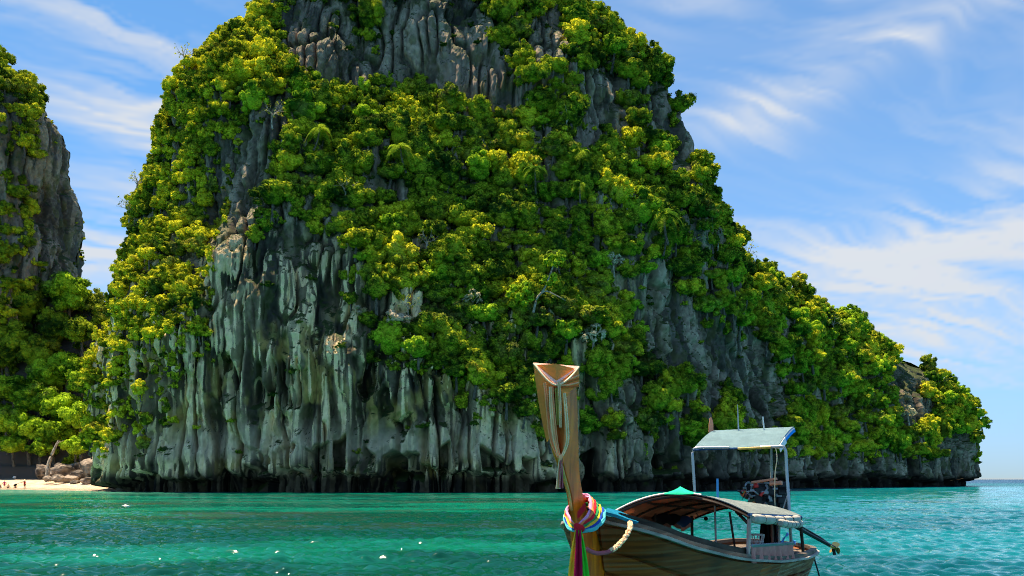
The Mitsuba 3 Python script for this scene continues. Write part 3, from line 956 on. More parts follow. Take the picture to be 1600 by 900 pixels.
half = PchipInterpolator([.28, .36, .5, .7, 1.1, 2, 3.2, 5, 6.5, 7.5, 8.3, 8.6, 8.75, 8.9, 8.95], [.05, .1, .3, .46, .6, .75, .86, .9, .89, .86, .78, .66, .52, .24, .0])
sheer = PchipInterpolator([-.05, 0, .2, .4, .7, 1, 1.5, 2, 2.6, 3.2, 4, 5, 6, 7, 8, 8.95], [1.9, 1.86, 1.83, 1.77, 1.69, 1.62, 1.51, 1.43, 1.34, 1.27, 1.2, 1.12, 1.07, 1.03, 1.02, 1.03])
keel = PchipInterpolator([-.05, .4, 1.2, 3, 7.5, 8.95], [.25, .1, -.25, -.35, -.3, -.1])
flare = PchipInterpolator([-.05, .5, 1.5, 3.2, 9], [1.5, 1.15, .9, .62, .5])


def skin(s, h, side, out=0.0):
    """point of the hull's skin at station s (array) and height fraction h (array); side +1 = starboard"""
    s, h = np.broadcast_arrays(np.asarray(s, float), np.asarray(h, float))
    b = half(s) * np.maximum(h, 1e-4) ** flare(s)
    z = keel(s) + (sheer(s) - keel(s)) * h
    ss = s + (1 - h) * .75 * (1 - sstep(0, 1.6, s)) - (1 - h) * 1.0 * sstep(7.6, 8.95, s)
    return boat(ss, side * (b + out), z)


BOAT = thing('longtail_boat', 'long wooden boat with tall upright prow, arched canopy and weathered plank hull', 'boat')
P = lambda name, mesh, m, smooth=40: part(BOAT, name, mesh, m, smooth)
sv = np.r_[np.linspace(.29, 1, 16)[:-1], np.linspace(1, 7.6, 26)[:-1], np.linspace(7.6, 8.95, 22)]
hv = np.linspace(0, 1, 14)
S_, H_ = np.meshgrid(sv, hv, indexing='ij')
inner = [sheet(skin(S_, H_, sd, -.03), .02) for sd in (1, -1)]
HULL = P('hull', cat_mesh(inner), 'mat_hull_wood')
edges = [.0, .2, .36, .52, .67, .82, .985]
for sd in (1, -1):
    for k in range(6):
        cuts = [.3, 2.1 + .9 * (k % 3), 4.9 + .8 * ((k + 1) % 3), 8.93]
        for a, b in zip(cuts[:-1], cuts[1:]):
            n = int(10 + (b - a) * 2.5)
            s1 = np.linspace(a + .004, b - .004, n)
            if b > 8.9: s1 = np.r_[np.linspace(a + .004, 8, 10)[:-1], np.linspace(8, b, 14)]
            if a < .4: s1 = np.r_[np.linspace(a, 1, 12)[:-1], np.linspace(1, b - .004, 6)]
            h1 = np.linspace(edges[k] + .011, edges[k + 1] - .011, 3)
            A, Bq = np.meshgrid(s1, h1, indexing='ij')
            Q = skin(A, Bq, sd, .012 + .007 * ((k * 7 + int(a)) % 3))
            part(HULL, 'plank', sheet(Q, .03), 'mat_hull_grey' if a > 4.6 else ('mat_hull_wood', 'mat_hull_wood_deep', 'mat_hull_wood_pale')[(k * 5 + int(a * 3)) % 3], 40)


def along(side, s0, s1, n, dt, dz):
    s = np.linspace(s0, s1, n)
    return boat(s, side * (half(s) + dt), sheer(s) + dz)


ss_ = np.r_[np.linspace(.29, 1, 14)[:-1], np.linspace(1, 8, 50)[:-1], np.linspace(8, 8.945, 30)]
def rail(side, dt, dz, w, h):
    c = boat(ss_, side * np.maximum(half(ss_) + dt, 0), sheer(ss_) + dz)
    q = boat(ss_, side * np.maximum(half(ss_) + dt + w, .0), sheer(ss_) + dz)
    up = np.array([0, 0, h])
    return sheet(np.stack([c, q], 1), h)


for sd in (1, -1):
    P('rub_rail', rail(sd, .01, -.005, .05, .03), 'mat_rail_wood')
    P('gunwale', rail(sd, -.09, .035, .1, .055), 'mat_gunwale')
    s1 = np.linspace(.5, 5.2, 30)
    c = boat(s1, sd * (half(s1) - .07), sheer(s1) + .1)
    P('coaming', sheet(np.stack([c - [0, 0, .06], c + [0, 0, .035 if sd > 0 else .02]], 1), .035), 'mat_dark_wood')
# stem plank (the tall prow)
zz = [-.35, .1, .6, 1.0, 1.5, 1.85, 2.02, 2.25, 2.49, 2.9, 3.25]
sf = PchipInterpolator(zz, [.75, .35, .1, 0, -.1, -.19, -.235, -.38, -.55, -.68, -.76])
sbk = PchipInterpolator(zz, [1.2, .95, .8, .7, .52, .22, .08, -.02, -.09, -.19, -.27])
th = PchipInterpolator(zz, [.1, .1, .1, .1, .09, .06, .055, .06, .1, .16, .19])
zs = np.linspace(-.35, 3.25, 46)
ring = []
for z in zs:
    a, b, w = sf(z), sbk(z), th(z) / 2
    e = .025
    ring.append(boat([a, a + e, b - e, b, b, b - e, a + e, a], [w - e, w, w, w - e, -w + e, -w, -w, -w + e], [z] * 8))
ring = np.array(ring)
ring[..., 2] += HEEL * ((ring[..., :2] - B0) @ BN)      # the stem itself stands upright
pm = grid_mesh(ring, close_v=True)
top = ring[-1].mean(0)
nv = len(pm.vertices)
k = np.arange(8)
pm = trimesh.Trimesh(np.vstack([pm.vertices, top + [0, 0, .01]]), np.vstack([pm.faces, np.stack([k + nv - 8, (k + 1) % 8 + nv - 8, k * 0 + nv], 1)]), process=False)
P('prow', pm, 'mat_prow_wood', 35)
fl = boat([sf(2.1) - .004, sf(2.1) - .004], [-.02, .02], 2.1)
fz = np.linspace(1.9, 2.45, 12)
P('prow_painted_lit_edge', sheet(np.stack([boat(sf(fz) - .012, th(fz) / 2 * .2, fz), boat(sf(fz) - .012, th(fz) / 2 * .95, fz)], 1), .016), 'mat_bamboo')  # lit front edge of the prow, painted as a yellow strip
# foredeck, floor, benches, stern deck, ribs
for k in range(5):
    s1 = np.linspace(.45, 2.2, 10)
    a, b = -1 + k * .4 + .01, -1 + (k + 1) * .4 - .01
    P('foredeck_board', sheet(np.stack([boat(s1, (half(s1) - .1) * a, sheer(s1) - .06), boat(s1, (half(s1) - .1) * b, sheer(s1) - .06)], 1), .03), 'mat_hull_wood')
for k in range(7):
    s1 = np.linspace(2.2, 7.7, 14)
    a, b = -1 + k * 2 / 7 + .012, -1 + (k + 1) * 2 / 7 - .012
    P('floor_board', sheet(np.stack([boat(s1, (half(s1) - .16) * a, .45), boat(s1, (half(s1) - .16) * b, .45)], 1), .03), 'mat_hull_wood')
for k in range(6):
    s1 = np.r_[np.linspace(7.55, 8.2, 5)[:-1], np.linspace(8.2, 8.88, 10)]
    a, b = -1 + k / 3 + .008, -1 + (k + 1) / 3 - .008
    P('stern_deck_board', sheet(np.stack([boat(s1, np.maximum(half(s1) - .08, .01) * a, sheer(s1) - .05), boat(s1, np.maximum(half(s1) - .08, .01) * b, sheer(s1) - .05)], 1), .03), 'mat_gunwale')
for s0 in (3.0, 4.2, 5.4, 6.6):
    w = float(half(s0)) - .06
    P('bench', bar(boat(s0, -w, .82), boat(s0, w, .82), .26, .035), 'mat_hull_wood', False)
for s0 in np.arange(2.4, 7.6, .55):
    for sd in (1, -1):
        P('rib', tube(skin(np.full(9, s0), np.linspace(.3, .97, 9), sd, -.06), .022, 4), 'mat_dark_wood', False)

# the arched canopy
FL, FR = at(958, 801, 12.9), at(1170, 802, 12.0)
RR = at(1252, 806, 15.0)
RL = RR + (FL - FR) + [0, 0, -.06]
uu, vv = np.linspace(0, 1, 22), np.linspace(0, 1, 25)
U, V = np.meshgrid(uu, vv, indexing='ij')
base = (FL * (1 - V)[..., None] + FR * V[..., None]) * (1 - U)[..., None] + (RL * (1 - V)[..., None] + RR * V[..., None]) * U[..., None]
arch = (1 - (2 * V - 1) ** 2)
sag = .018 * np.sin(U * math.pi * 5) ** 2
CAN = base + np.stack([arch * 0, arch * 0, .255 * arch * (1 - .12 * U) - sag * arch], -1)
CANOPY = part(BOAT, 'canopy', sheet(CAN, .012), 'mat_roof', 50)
labels[CANOPY] = {'label': 'low arched canopy with pale grey top and brown underside over the passenger seats'}
under = CAN - np.array([0, 0, .03])
part(CANOPY, 'lining', sheet(under[:, ::-1], .01), 'mat_under', 50)
for i in (0, 5, 10, 16, 21):
    part(CANOPY, 'hoop', tube(CAN[i] - [0, 0, .05], .017, 6), 'mat_dark_wood', 60)
for j in (0, 6, 12, 18, 24):
    part(CANOPY, 'batten', tube(CAN[:, j] - [0, 0, .055], .014, 5), 'mat_dark_wood', 60)
part(CANOPY, 'front_edge', tube(CAN[0, :17] + [0, 0, .008], .013, 6), 'mat_white', 60)
part(CANOPY, 'side_edge', tube(CAN[:, -1] + [0, 0, -.02], .02, 6), 'mat_navy', 60)
g0 = CAN[0, 12] * .5 + CAN[1, 12] * .5
gq = []
for i in np.linspace(-1, 1, 13):
    p = CAN[0, 12] * (1 - abs(i)) + (CAN[0, 7] if i < 0 else CAN[0, 17]) * abs(i)
    y = np.interp(12 + 5 * i, range(25), CAN[0, :, 2])
    p = np.array([np.interp(12 + 2.6 * i, range(25), CAN[0, :, c]) for c in range(3)])
    pk = .07 * max(0, 1 - abs(i)) ** 1.6
    gq.append([p + [0, -.03, -.02 * (1 - abs(i))], p + [0, -.02, .015], p + [.04, .1, .015 + pk], p + [.09, .22, .012]])
tag(part(None, 'green_cloth', sheet(np.array(gq), .008), 'mat_emerald', 50), 'small bright green cloth peaked over the front crown of the canopy', 'cloth')
vl = []
for i, u_ in enumerate(np.linspace(0, 1, 40)):
    p = np.array([np.interp(u_ * 21, range(22), CAN[:, 0, c]) for c in range(3)]) + [.02, 0, -.02]
    hang = .05 + .13 * sstep(0, .3, u_) * (.75 + .25 * math.sin(u_ * 23) + .15 * math.sin(u_ * 57))
    vl.append([p + np.array([.03 * math.sin(u_ * 40) * q, -.03 * q, -hang * q]) for q in (0, .35, .7, 1)])
part(CANOPY, 'side_valance', sheet(np.array(vl), .01), 'mat_under', 50)
# posts of the canopy: pixel of head and foot, depth, thickness, material
for x0, y0, x1, y1, D, r, m in ((1171, 804, 1169, 868, 12.05, .028, 'mat_pole'), (1206, 808, 1207, 852, 13.4, .02, 'mat_red_pole'), (1218, 808, 1217, 850, 13.6, .018, 'mat_pole'),
                                (1234, 812, 1237, 850, 14.5, .02, 'mat_pole'), (1250, 806, 1255, 862, 14.95, .026, 'mat_dark_wood'),
                                (1024, 802, 1025, 840, 13.9, .016, 'mat_dark_wood'), (1081, 806, 1082, 856, 15.4, .024, 'mat_dark_wood'), (1117, 790, 1119, 862, 14.2, .016, 'mat_steel'),
                                (964, 802, 972, 862, 12.85, .018, 'mat_dark_wood'), (1140, 800, 1150, 868, 16.2, .02, 'mat_dark_wood')):
    part(CANOPY, 'post', tube([at(x0, y0, D), at(x1, y1, D)], r, 7), m, 60)
part(CANOPY, 'knee_brace', tube([at(1169, 818, 12.06), at(1150, 799, 12.2)], .02, 6), 'mat_dark_wood', 60)
# rolled side curtains and the low lace curtain
def rolled(px0, py0, d0, px1, py1, d1, r, name, lab):
    a, b = at(px0, py0, d0), at(px1, py1, d1)
    t = np.linspace(0, 1, 70)
    rr = r * (1 + .16 * np.abs(np.sin(t * math.pi * 5)) - .3 * (np.abs(np.sin(t * math.pi * 5)) < .12))
    c = a + (b - a) * t[:, None] + np.stack([0 * t, 0 * t, -.02 * np.sin(t * math.pi)], 1)
    key = part(None, name, tube(c, rr, 12), 'mat_roll', 60)
    tag(key, lab, 'rolled curtain')
    for q in (.2, .4, .6, .8):
        p = c[int(q * 69)]
        w = tube([p - (b - a) / np.linalg.norm(b - a) * .012, p + (b - a) / np.linalg.norm(b - a) * .012], r * 1.08, 10)
        part(key, 'tie', w, 'mat_black', False)


rolled(1175, 810, 12.08, 1247, 811, 14.8, .055, 'rolled_curtain', 'long grey canvas curtain rolled up under the near eave of the canopy')
rolled(1219, 817, 13.2, 1251, 818, 14.9, .05, 'rolled_curtain', 'shorter grey canvas roll hanging lower at the rear end of the canopy')
lc = []
for i, t in enumerate(np.linspace(0, 1, 60)):
    a, b = at(1174, 854, 12.1), at(1240, 850, 14.3)
    top_ = a + (b - a) * t
    off = np.array([BN[0], BN[1], 0]) * (.03 * math.sin(t * 42) + .012 * math.sin(t * 95))
    lc.append([top_ + off * q * 1.4 - np.array([0, 0, 1]) * (.21 * q) for q in (0, .25, .5, .75, 1)])
LACE = tag(part(None, 'lace_curtain', sheet(np.array(lc), .006), 'mat_lace', 60), 'pinkish low curtain gathered along the near side of the stern below the canopy', 'curtain')
rp = np.array([c[0] for c in lc])
tt = np.linspace(0, 1, len(rp))
tw = [tube(rp + .016 * np.stack([0 * tt, np.cos(tt * 120 + q), np.sin(tt * 120 + q)], 1) + [0, 0, .01], .013, 5) for q in (0, math.pi)]
part(LACE, 'braided_rope', cat_mesh(tw), 'mat_engine_grey', 60)

# stern awning on a bent steel hoop
Lp, Rp = at(1083, 702, 16.3), at(1209, 697, 15.75)
Rr = at(1229, 697, 15.6)
back_ = np.array([BD[0], BD[1], 0])
un, vn = np.linspace(0, 1, 12), np.linspace(0, 1, 20)
AW = np.array([[Lp * (1 - v) + (Rp + (Rr - Rp) * .35) * v + back_ * (1.25 * u) + np.array([0, 0, .37 * (1 - (1 - u) ** 1.3) + .02 * math.sin(v * 9) * u * (1 - u)]) for v in vn] for u in un])
AWN = part(BOAT, 'stern_awning', sheet(AW, .012), 'mat_canvas', 50)
labels[AWN] = {'label': 'raised pale canvas awning on steel posts over the stern'}
part(AWN, 'blue_edge', sheet(np.stack([AW[4:, -1] + [0, 0, -.01], AW[4:, -1] + np.array([.02, -.02, -.085])], 1), .012), 'mat_skyblue', 50)
part(AWN, 'white_edge', sheet(np.stack([AW[:5, -1] + [.01, -.01, .0], AW[:5, -1] + np.array([.03, -.03, -.1])], 1), .012), 'mat_white', 50)
part(AWN, 'front_hem', tube(AW[0] - [0, 0, .012], .016, 6), 'mat_navy', 60)
part(AWN, 'beam', tube([at(1153, 701, 15.9), at(1204, 699, 15.7)], .022, 7), 'mat_bamboo', 60)
lp = spline([at(1086, 775, 16.3), at(1083.5, 735, 16.3), at(1082, 708, 16.3), at(1086, 700, 16.3), at(1100, 699.5, 16.22), at(1150, 699, 15.98), at(1212, 698, 15.7), at(1222, 697, 15.63), at(1227, 702, 15.6), at(1229, 730, 15.6), at(1233, 790, 15.55), at(1236, 850, 15.5)], 70)
part(AWN, 'post', tube(lp[:26], .024, 8), 'mat_steel', 60)
part(AWN, 'post', tube(lp[34:], .026, 8), 'mat_steel', 60)
part(AWN, 'post', tube([at(1205, 700, 16.9), at(1206, 830, 16.9)], .022, 7), 'mat_pole', 60)
part(AWN, 'rail', tube([AW[-1, 0] - [0, 0, .03], AW[-1, -1] - [0, 0, .03]], .02, 7), 'mat_steel', 60)
for j in (0, 19):
    part(AWN, 'rail', tube(AW[:, j] - [0, 0, .03], .018, 7), 'mat_steel', 60)
part(AWN, 'brace', tube([at(1232, 770, 15.56), at(1224, 795, 15.7)], .012, 5), 'mat_steel', 60)
tag(part(None, 'rope', tube(spline([at(1212, 700, 15.7), at(1214, 715, 15.7), at(1211, 740, 15.75), at(1211, 790, 15.8)], 14), .008, 5), 'mat_cream', 60), 'thin pale rope hanging from the right end of the stern awning', 'rope')
bk = at(1111, 671, 17.3)
pd = np.array([[bk + [-.04, 0, -.05], bk + [.04, 0, -.05]], [bk + [-.038, 0, .1], bk + [.038, 0, .1]], [bk + [-.03, 0, .17], bk + [.03, 0, .16]], [bk + [-.024, 0, .205], bk + [.002, 0, .22]]])
tag(part(None, 'wooden_paddle', sheet(pd, .025), 'mat_copper', 30), 'orange wooden blade standing up behind the left end of the stern awning', 'paddle')
tag(part(None, 'antenna', tube([at(1154, 674, 17.0), at(1153.2, 655, 17.0), at(1152.5, 632, 17.0)], [.014, .012, .006], 6), 'mat_steel', 60), 'tall thin grey antenna behind the middle of the stern awning', 'antenna')
tag(part(None, 'antenna', tube([at(1194, 674, 16.8), at(1192, 651, 16.8)], [.014, .012], 6), 'mat_white', 60), 'short white antenna near the right end of the stern awning', 'antenna')
tag(part(None, 'blue_pole', tube([at(1121.5, 790, 14.8), at(1121, 748, 14.8)], .018, 7), 'mat_bluepaint', 60), 'short upright blue pole rising behind the arched canopy', 'pole')

# engine on its pivot, with the long tail
ENG = thing('engine', 'black boat engine with orange exhaust pipes standing on the stern behind the canopy', 'engine')
E = lambda name, mesh, m, smooth=35: part(ENG, name, mesh, m, smooth)
def rbox(px, py, D, w, h, dep, r=.02):
    c = at(px, py, D)
    pts = [(c + boat(0, 0, 0) * 0 + np.array([sx * (w / 2 - r), sy * (dep / 2 - r), sz * (h / 2 - r)]), r) for sx in (-1, 1) for sy in (-1, 1) for sz in (-1, 1)]
    return man_mesh(hull_of(pts))
E('block', rbox(1196, 778, 16.6, .5, .38, .5, .03), 'mat_engine')
E('cylinder_head', rbox(1190, 763, 16.6, .3, .16, .3, .03), 'mat_engine')
E('gearbox', rbox(1220, 780, 16.6, .26, .42, .34, .05), 'mat_engine')
E('radiator', rbox(1222, 762, 16.7, .2, .2, .25, .03), 'mat_engine')
E('sump', rbox(1200, 797, 16.6, .42, .2, .4, .05), 'mat_engine')
E('lid', rbox(1203, 755, 16.45, .17, .04, .2, .015), 'mat_engine_grey')
E('bracket', rbox(1211, 764, 16.35, .1, .03, .06, .01), 'mat_engine_grey')
E('plate', rbox(1217, 774, 16.35, .1, .06, .02, .008), 'mat_engine_grey')
E('oil_cap', man_mesh(hull_of([(at(1181, 757, 16.4), .035), (at(1181, 760, 16.4), .05)])), 'mat_redpaint')
for px, py, r in ((1170, 759, .055), (1162, 771, .05)):
    c = at(px, py, 16.4)
    tor = trimesh.creation.torus(r, r * .33, 18, 8)
    tor.apply_transform(trimesh.transformations.rotation_matrix(1.45, [1, 0, .2]))
    tor.apply_translation(c)
    E('pulley', tor, 'mat_engine_grey' if r > .052 else 'mat_rose')
E('alternator', rbox(1170, 772, 16.5, .16, .18, .2, .05), 'mat_engine')
E('exhaust_pipe', tube([at(1174, 754, 16.4), at(1214, 748, 16.2)], .024, 10), 'mat_copper')
E('silencer', tube([at(1203, 755.5, 16.2), at(1222, 754.5, 16.1)], .036, 12), 'mat_copper')
E('hose', tube(spline([at(1191, 772, 16.3), at(1196, 768, 16.3), at(1199, 763, 16.3), at(1197, 758, 16.35)], 14), .02, 8), 'mat_engine_grey')
E('red_hose', tube(spline([at(1188, 775, 16.3), at(1191, 771, 16.3), at(1193, 769, 16.3)], 8), .026, 8), 'mat_redpaint')
E('handle', tube(spline([at(1170, 782, 16.3), at(1171, 777, 16.3), at(1175, 775, 16.3), at(1180, 774.5, 16.3)], 12), .014, 7), 'mat_engine_grey')
r3 = np.random.default_rng(77)
for k in range(16):
    x0, y0 = r3.uniform(1163, 1226), r3.uniform(760, 793)
    x1, y1 = x0 + r3.uniform(-12, 12), y0 + r3.uniform(-9, 9)
    dq = r3.uniform(16.2, 16.35)
    E('hose', tube(spline([at(x0, y0, dq), at((x0 + x1) / 2 + r3.uniform(-4, 4), (y0 + y1) / 2 - 3, dq - .05), at(x1, y1, dq)], 8), r3.uniform(.008, .02), 6), ('mat_engine', 'mat_engine_grey', 'mat_black', 'mat_steel', 'mat_engine', 'mat_rust')[k % 6])
for k in range(9):
    px_, py_ = r3.uniform(1165, 1222), r3.uniform(762, 790)
    E('fitting', rbox(px_, py_, 16.33, r3.uniform(.06, .14), r3.uniform(.05, .12), .1, .015), ('mat_engine', 'mat_black', 'mat_engine_grey')[k % 3])
E('pivot', tube([at(1213, 795, 16.7), at(1214, 850, 16.7)], .05, 10), 'mat_engine')
sh0, sh1 = at(1228, 815, 17.0), at(1304, 856, 18.0)
E('tail_shaft', tube([sh0, sh1], .035, 9), 'mat_engine')
E('tail_brace', tube([sh0 + [0, 0, .07], sh0 * .3 + sh1 * .7 + [0, 0, .05], sh1], .015, 6), 'mat_engine')
hubc = at(1305, 857, 18.0)
PR = E('propeller', man_mesh(hull_of([(hubc - (sh1 - sh0) / 9, .03), (hubc + (sh1 - sh0) / 40, .022)])), 'mat_brass')
ax = (sh1 - sh0) / np.linalg.norm(sh1 - sh0)
e1 = np.cross(ax, [0, 0, 1.0]); e1 /= np.linalg.norm(e1); e2 = np.cross(ax, e1)
for q in range(3):
    a = q * 2.094 + .5
    dirv, tv = e1 * math.cos(a) + e2 * math.sin(a), -e1 * math.sin(a) + e2 * math.cos(a)
    bl = np.array([[hubc + dirv * rr + tv * w * k + ax * k * w * .8 for k in (-1, 0, 1)] for rr, w in ((.02, .02), (.06, .05), (.1, .055), (.125, .025))])
    part(PR, 'blade', sheet(bl, .006), 'mat_brass', 50)
E('fin', sheet(np.array([[hubc + [0, 0, -.02], hubc + [-.08, -.05, 0]], [hubc + [.02, .01, -.13], hubc + [-.05, -.04, -.12]]]), .012), 'mat_engine')
tag(part(None, 'mooring_pole', tube([at(1272, 872, 16.3), at(1278.5, 894, 16.3), at(1282, 907, 16.3), at(1286, 925, 16.3)], .014, 6), 'mat_engine', 60), 'thin dark pole slanting into the water behind the stern', 'pole')
# what lies under the canopy
tag(part(None, 'dark_interior_sheet', sheet(np.array([[at(px, 812, 14.4 + .05 * math.sin(px)), at(px, 832, 14.4 + .06 * math.sin(px * .8)), at(px, 858, 14.4 + .08 * math.sin(px))] for px in np.linspace(1188, 1213, 14)]), .012), 'mat_black', 50),  # black sheet added where the boat interior is only dark
    'black sheet standing in for the dark interior between the rear canopy posts', 'cloth')
bs = thing('basket', 'white latticed basket on the floor left of the black sheet', 'basket')
bc = at(1181, 846, 14.0)
for k, rr in enumerate((.09, .105, .12)):
    t_ = trimesh.creation.torus(rr, .011, 20, 6); t_.apply_translation(bc + [0, 0, .1 * k - .1]); part(bs, 'hoop', t_, 'mat_white', 60)
for k in range(10):
    a = k * .628
    part(bs, 'stave', tube([bc + [.09 * math.cos(a), .09 * math.sin(a), -.1], bc + [.12 * math.cos(a + .3), .12 * math.sin(a + .3), .1]], .009, 5), 'mat_white', 60)
tag(part(None, 'blue_tarp', sheet(np.array([[at(px, 850 - 14 * math.exp(-((px - 1231) / 7) ** 2) - 3 * v, 16 + .7 * v) + [0, 0, .02 * math.sin(px + 3 * v)] for v in (0, .5, 1)] for px in np.linspace(1220, 1243, 14)]), .01), 'mat_bluepaint', 50),
    'crumpled blue tarpaulin on the stern deck', 'tarpaulin')
EDGE = np.array([at(1040 + 8 * i, 806 + 7 * math.sin(i * 1.3 + .4) ** 2, 15.0 + .15 * i) for i in range(5)])
for i, (px, py, D, m) in enumerate(((1034, 811, 14.2, 'black'), (1050, 812, 14.6, 'black'), (1068, 815, 15.0, 'navy'))):
    c = at(px, py, D)
    tag(part(None, 'life_jacket', man_mesh(hull_of([(c + [-.09, 0, .02], .055), (c + [.09, .04, .02], .05), (c + [0, 0, -.03], .06), (c + [.05, 0, .05], .04)])), 'mat_' + m, 60),
        'dark life jacket stuffed under the far eave of the canopy, ' + ('foremost of three' if i == 0 else 'middle of three' if i == 1 else 'rearmost of three'), 'life jacket')
c = at(977, 801, 12.9)
tag(part(None, 'life_jacket', man_mesh(hull_of([(c + [-.09, 0, 0], .03), (c + [.09, .0, .03], .035), (c + [0, 0, .02], .04)])), 'mat_orange', 60), 'orange life jacket tucked into the front left corner of the canopy', 'life jacket')
for i, (px, py, D, s_) in enumerate(((1007, 790, 13.4, .03), (1021, 789, 13.6, .03), (1036, 788, 13.7, .055))):
    c = at(px, py, D)
    tag(part(None, 'foam_float', man_mesh(hull_of([(c - [s_, 0, .005], .02), (c + [s_, 0, 0], .016), (c + [0, 0, .02], .018)])), 'mat_white', 60),
        ('left small', 'middle small', 'largest, rightmost')[i] + ' white float stored under the canopy roof', 'float')
c = at(1103, 810.5, 13.9)
lampk = part(None, 'hanging_lamp', man_mesh(hull_of([(c, .03), (c + [0, 0, .012], .02)])), 'mat_black', 60)
tag(lampk, 'small black round lamp hanging on a wire under the canopy', 'lamp')
part(lampk, 'wire', tube(spline([c + [0, 0, .03], c + [-.06, 0, .02], c + [-.14, .02, .08]], 9), .006, 5), 'mat_black', 60)
tag(part(None, 'turquoise_cloth', sheet(np.array([[at(948, 800, 9.95), at(944, 806, 9.62)], [at(965, 804, 10.1), at(963, 811, 9.68)], [at(982, 811, 10.2), at(980, 817.5, 9.75)], [at(999, 819, 10.3), at(997, 822, 9.85)]]) + [0, 0, .03], .03), 'mat_turquoise', 40),
    'turquoise cloth lying along the bow rail beside the prow', 'cloth')

# sashes wound round the prow: each loop runs knot - right - back - left - knot
KNOT = (903, 825)
loops = [('pink', 'lilac pink', 0), ('orange', 'orange', 1), ('red', 'red', 2), ('green', 'dark green', 3), ('yellow', 'yellow', 4), ('blue', 'dark blue', 5), ('teal', 'pale teal', 6)]
for m, word, i in loops:
    kx, ky = KNOT[0] + .5 * i, KNOT[1] + 1.6 * i - 3
    pts = [at(kx, ky, 8.98 - .012 * i), at(913 + 1.7 * i, 815 + 2.8 * i - 3, 9.05 - .02 * i), at(922.5 + 3.4 * i, 797 + 2.4 * i, 9.3 - .015 * i), at(922 + 3.6 * i, 778 + 3.3 * i, 9.6 + .03 * i),
           at(912 + 2 * i, 774 + 4 * i, 9.85 + .03 * i), at(893, 786 + 2.5 * i, 9.5), at(886 - .6 * i, 800 + 2.2 * i, 9.2 - .02 * i), at(890 - .3 * i, 812 + 2.2 * i, 9.05 - .015 * i), at(kx, ky, 8.98 - .012 * i)]
    c = spline(pts, 90)
    tq = np.linspace(0, 2 * math.pi, 90)
    r2 = np.random.default_rng(40 + i)
    strands = []
    for k in range(3):
        f_, ph_ = r2.uniform(3, 7), r2.uniform(0, 6)
        env = np.sin(tq / 2) ** .5
        off = .8 * np.stack([.006 * np.sin(f_ * tq + ph_), .008 * np.cos(f_ * tq + ph_), (k - 1) * .017 * env + .006 * np.sin((f_ + 2) * tq)], 1)
        strands.append(tube(c + off, .0125 + .004 * np.sin(np.linspace(0, 31, 90) + ph_), 7, flat=.6, up=np.array([.35, -.6, .72])))
    key = part(None, 'sash', cat_mesh(strands), 'mat_' + m, 60)
    tag(key, word + ' cloth sash wound round the base of the prow', 'sash', 'coloured sashes tied round the prow')
tag(part(None, 'sash', man_mesh(hull_of([(at(901, 822, 8.9), .03), (at(908, 826, 8.88), .035), (at(903, 830, 8.88), .03)])), 'mat_red', 60), 'bright red knot tying the sashes at the front of the prow', 'sash', 'coloured sashes tied round the prow')
tag(part(None, 'sash', sheet(np.array([[at(903 + 11 * v, 800 - 14 * v + 10 * u, 9.0 + .05 * v) for v in (0, .5, 1)] for u in (0, .5, 1)]), .02), 'mat_red', 50), 'red cloth tucked into the hollow of the prow above the sashes', 'sash', 'coloured sashes tied round the prow')


def tail(pts, widths, m, key, lab, D, fold=.012):
    """a hanging strip of cloth: pixels down its middle, half widths in pixels"""
    p = spline([[x, y, d] for (x, y), d in zip(pts, D)], 24)
    w = np.interp(np.linspace(0, 1, 24), np.linspace(0, 1, len(widths)), widths)
    g = np.array([[at(x + wq * k, y, d + fold * math.cos(k * 4.2)) for k in np.linspace(-1, 1, 9)] for (x, y, d), wq in zip(p, w)])
    k2 = part(None, key, sheet(g, .006), m, 60)
    if lab: tag(k2, lab, 'sash', 'coloured sashes tied round the prow')
    return k2


tail([(902, 828), (898, 855), (894, 890), (890, 940), (888, 990)], [3, 5, 5.5, 7, 8], 'mat_yellow', 'sash', 'yellow sash tail hanging left of the knot', [8.86, 8.85, 8.84, 8.83, 8.83])
tail([(904, 828), (904, 855), (903.5, 890), (902, 940), (901, 1000)], [3.5, 5.5, 7, 8, 9], 'mat_crimson', 'sash', 'crimson sash tail hanging straight down in the middle', [8.84, 8.82, 8.81, 8.8, 8.8], .02)
tail([(906, 828), (910, 850), (915, 890), (919, 935), (922, 980)], [2, 3.5, 5, 6.5, 7], 'mat_lime', 'sash', 'bright green sash tail hanging right of the knot', [8.85, 8.84, 8.83, 8.82, 8.82])

# flower garland across the bow
gp = spline([at(916, 857, 9.0), at(924, 862, 9.03), at(935, 864.5, 9.1), at(946, 863.5, 9.16), at(957, 859, 9.22), at(967, 851, 9.3), at(975, 842, 9.38), at(981, 832, 9.45), at(985, 822, 9.55), at(984, 817, 9.66)], 90)
GAR = thing('flower_garland', 'garland of white flowers with a pink end hanging across the bow planks', 'garland')
part(GAR, 'pink_end', tube(gp[:34], .021, 9), 'mat_rose', 60)
r_ = np.random.default_rng(9)
bd = []
for p in gp[32:]:
    for q in range(8):
        s = trimesh.creation.icosphere(subdivisions=1, radius=r_.uniform(.006, .011))
        v = r_.normal(size=3); v /= np.linalg.norm(v)
        s.apply_translation(p + v * .02)
        bd.append(s)
tag(part(GAR, 'flowers', cat_mesh(bd), 'mat_cream', False), kind='stuff')

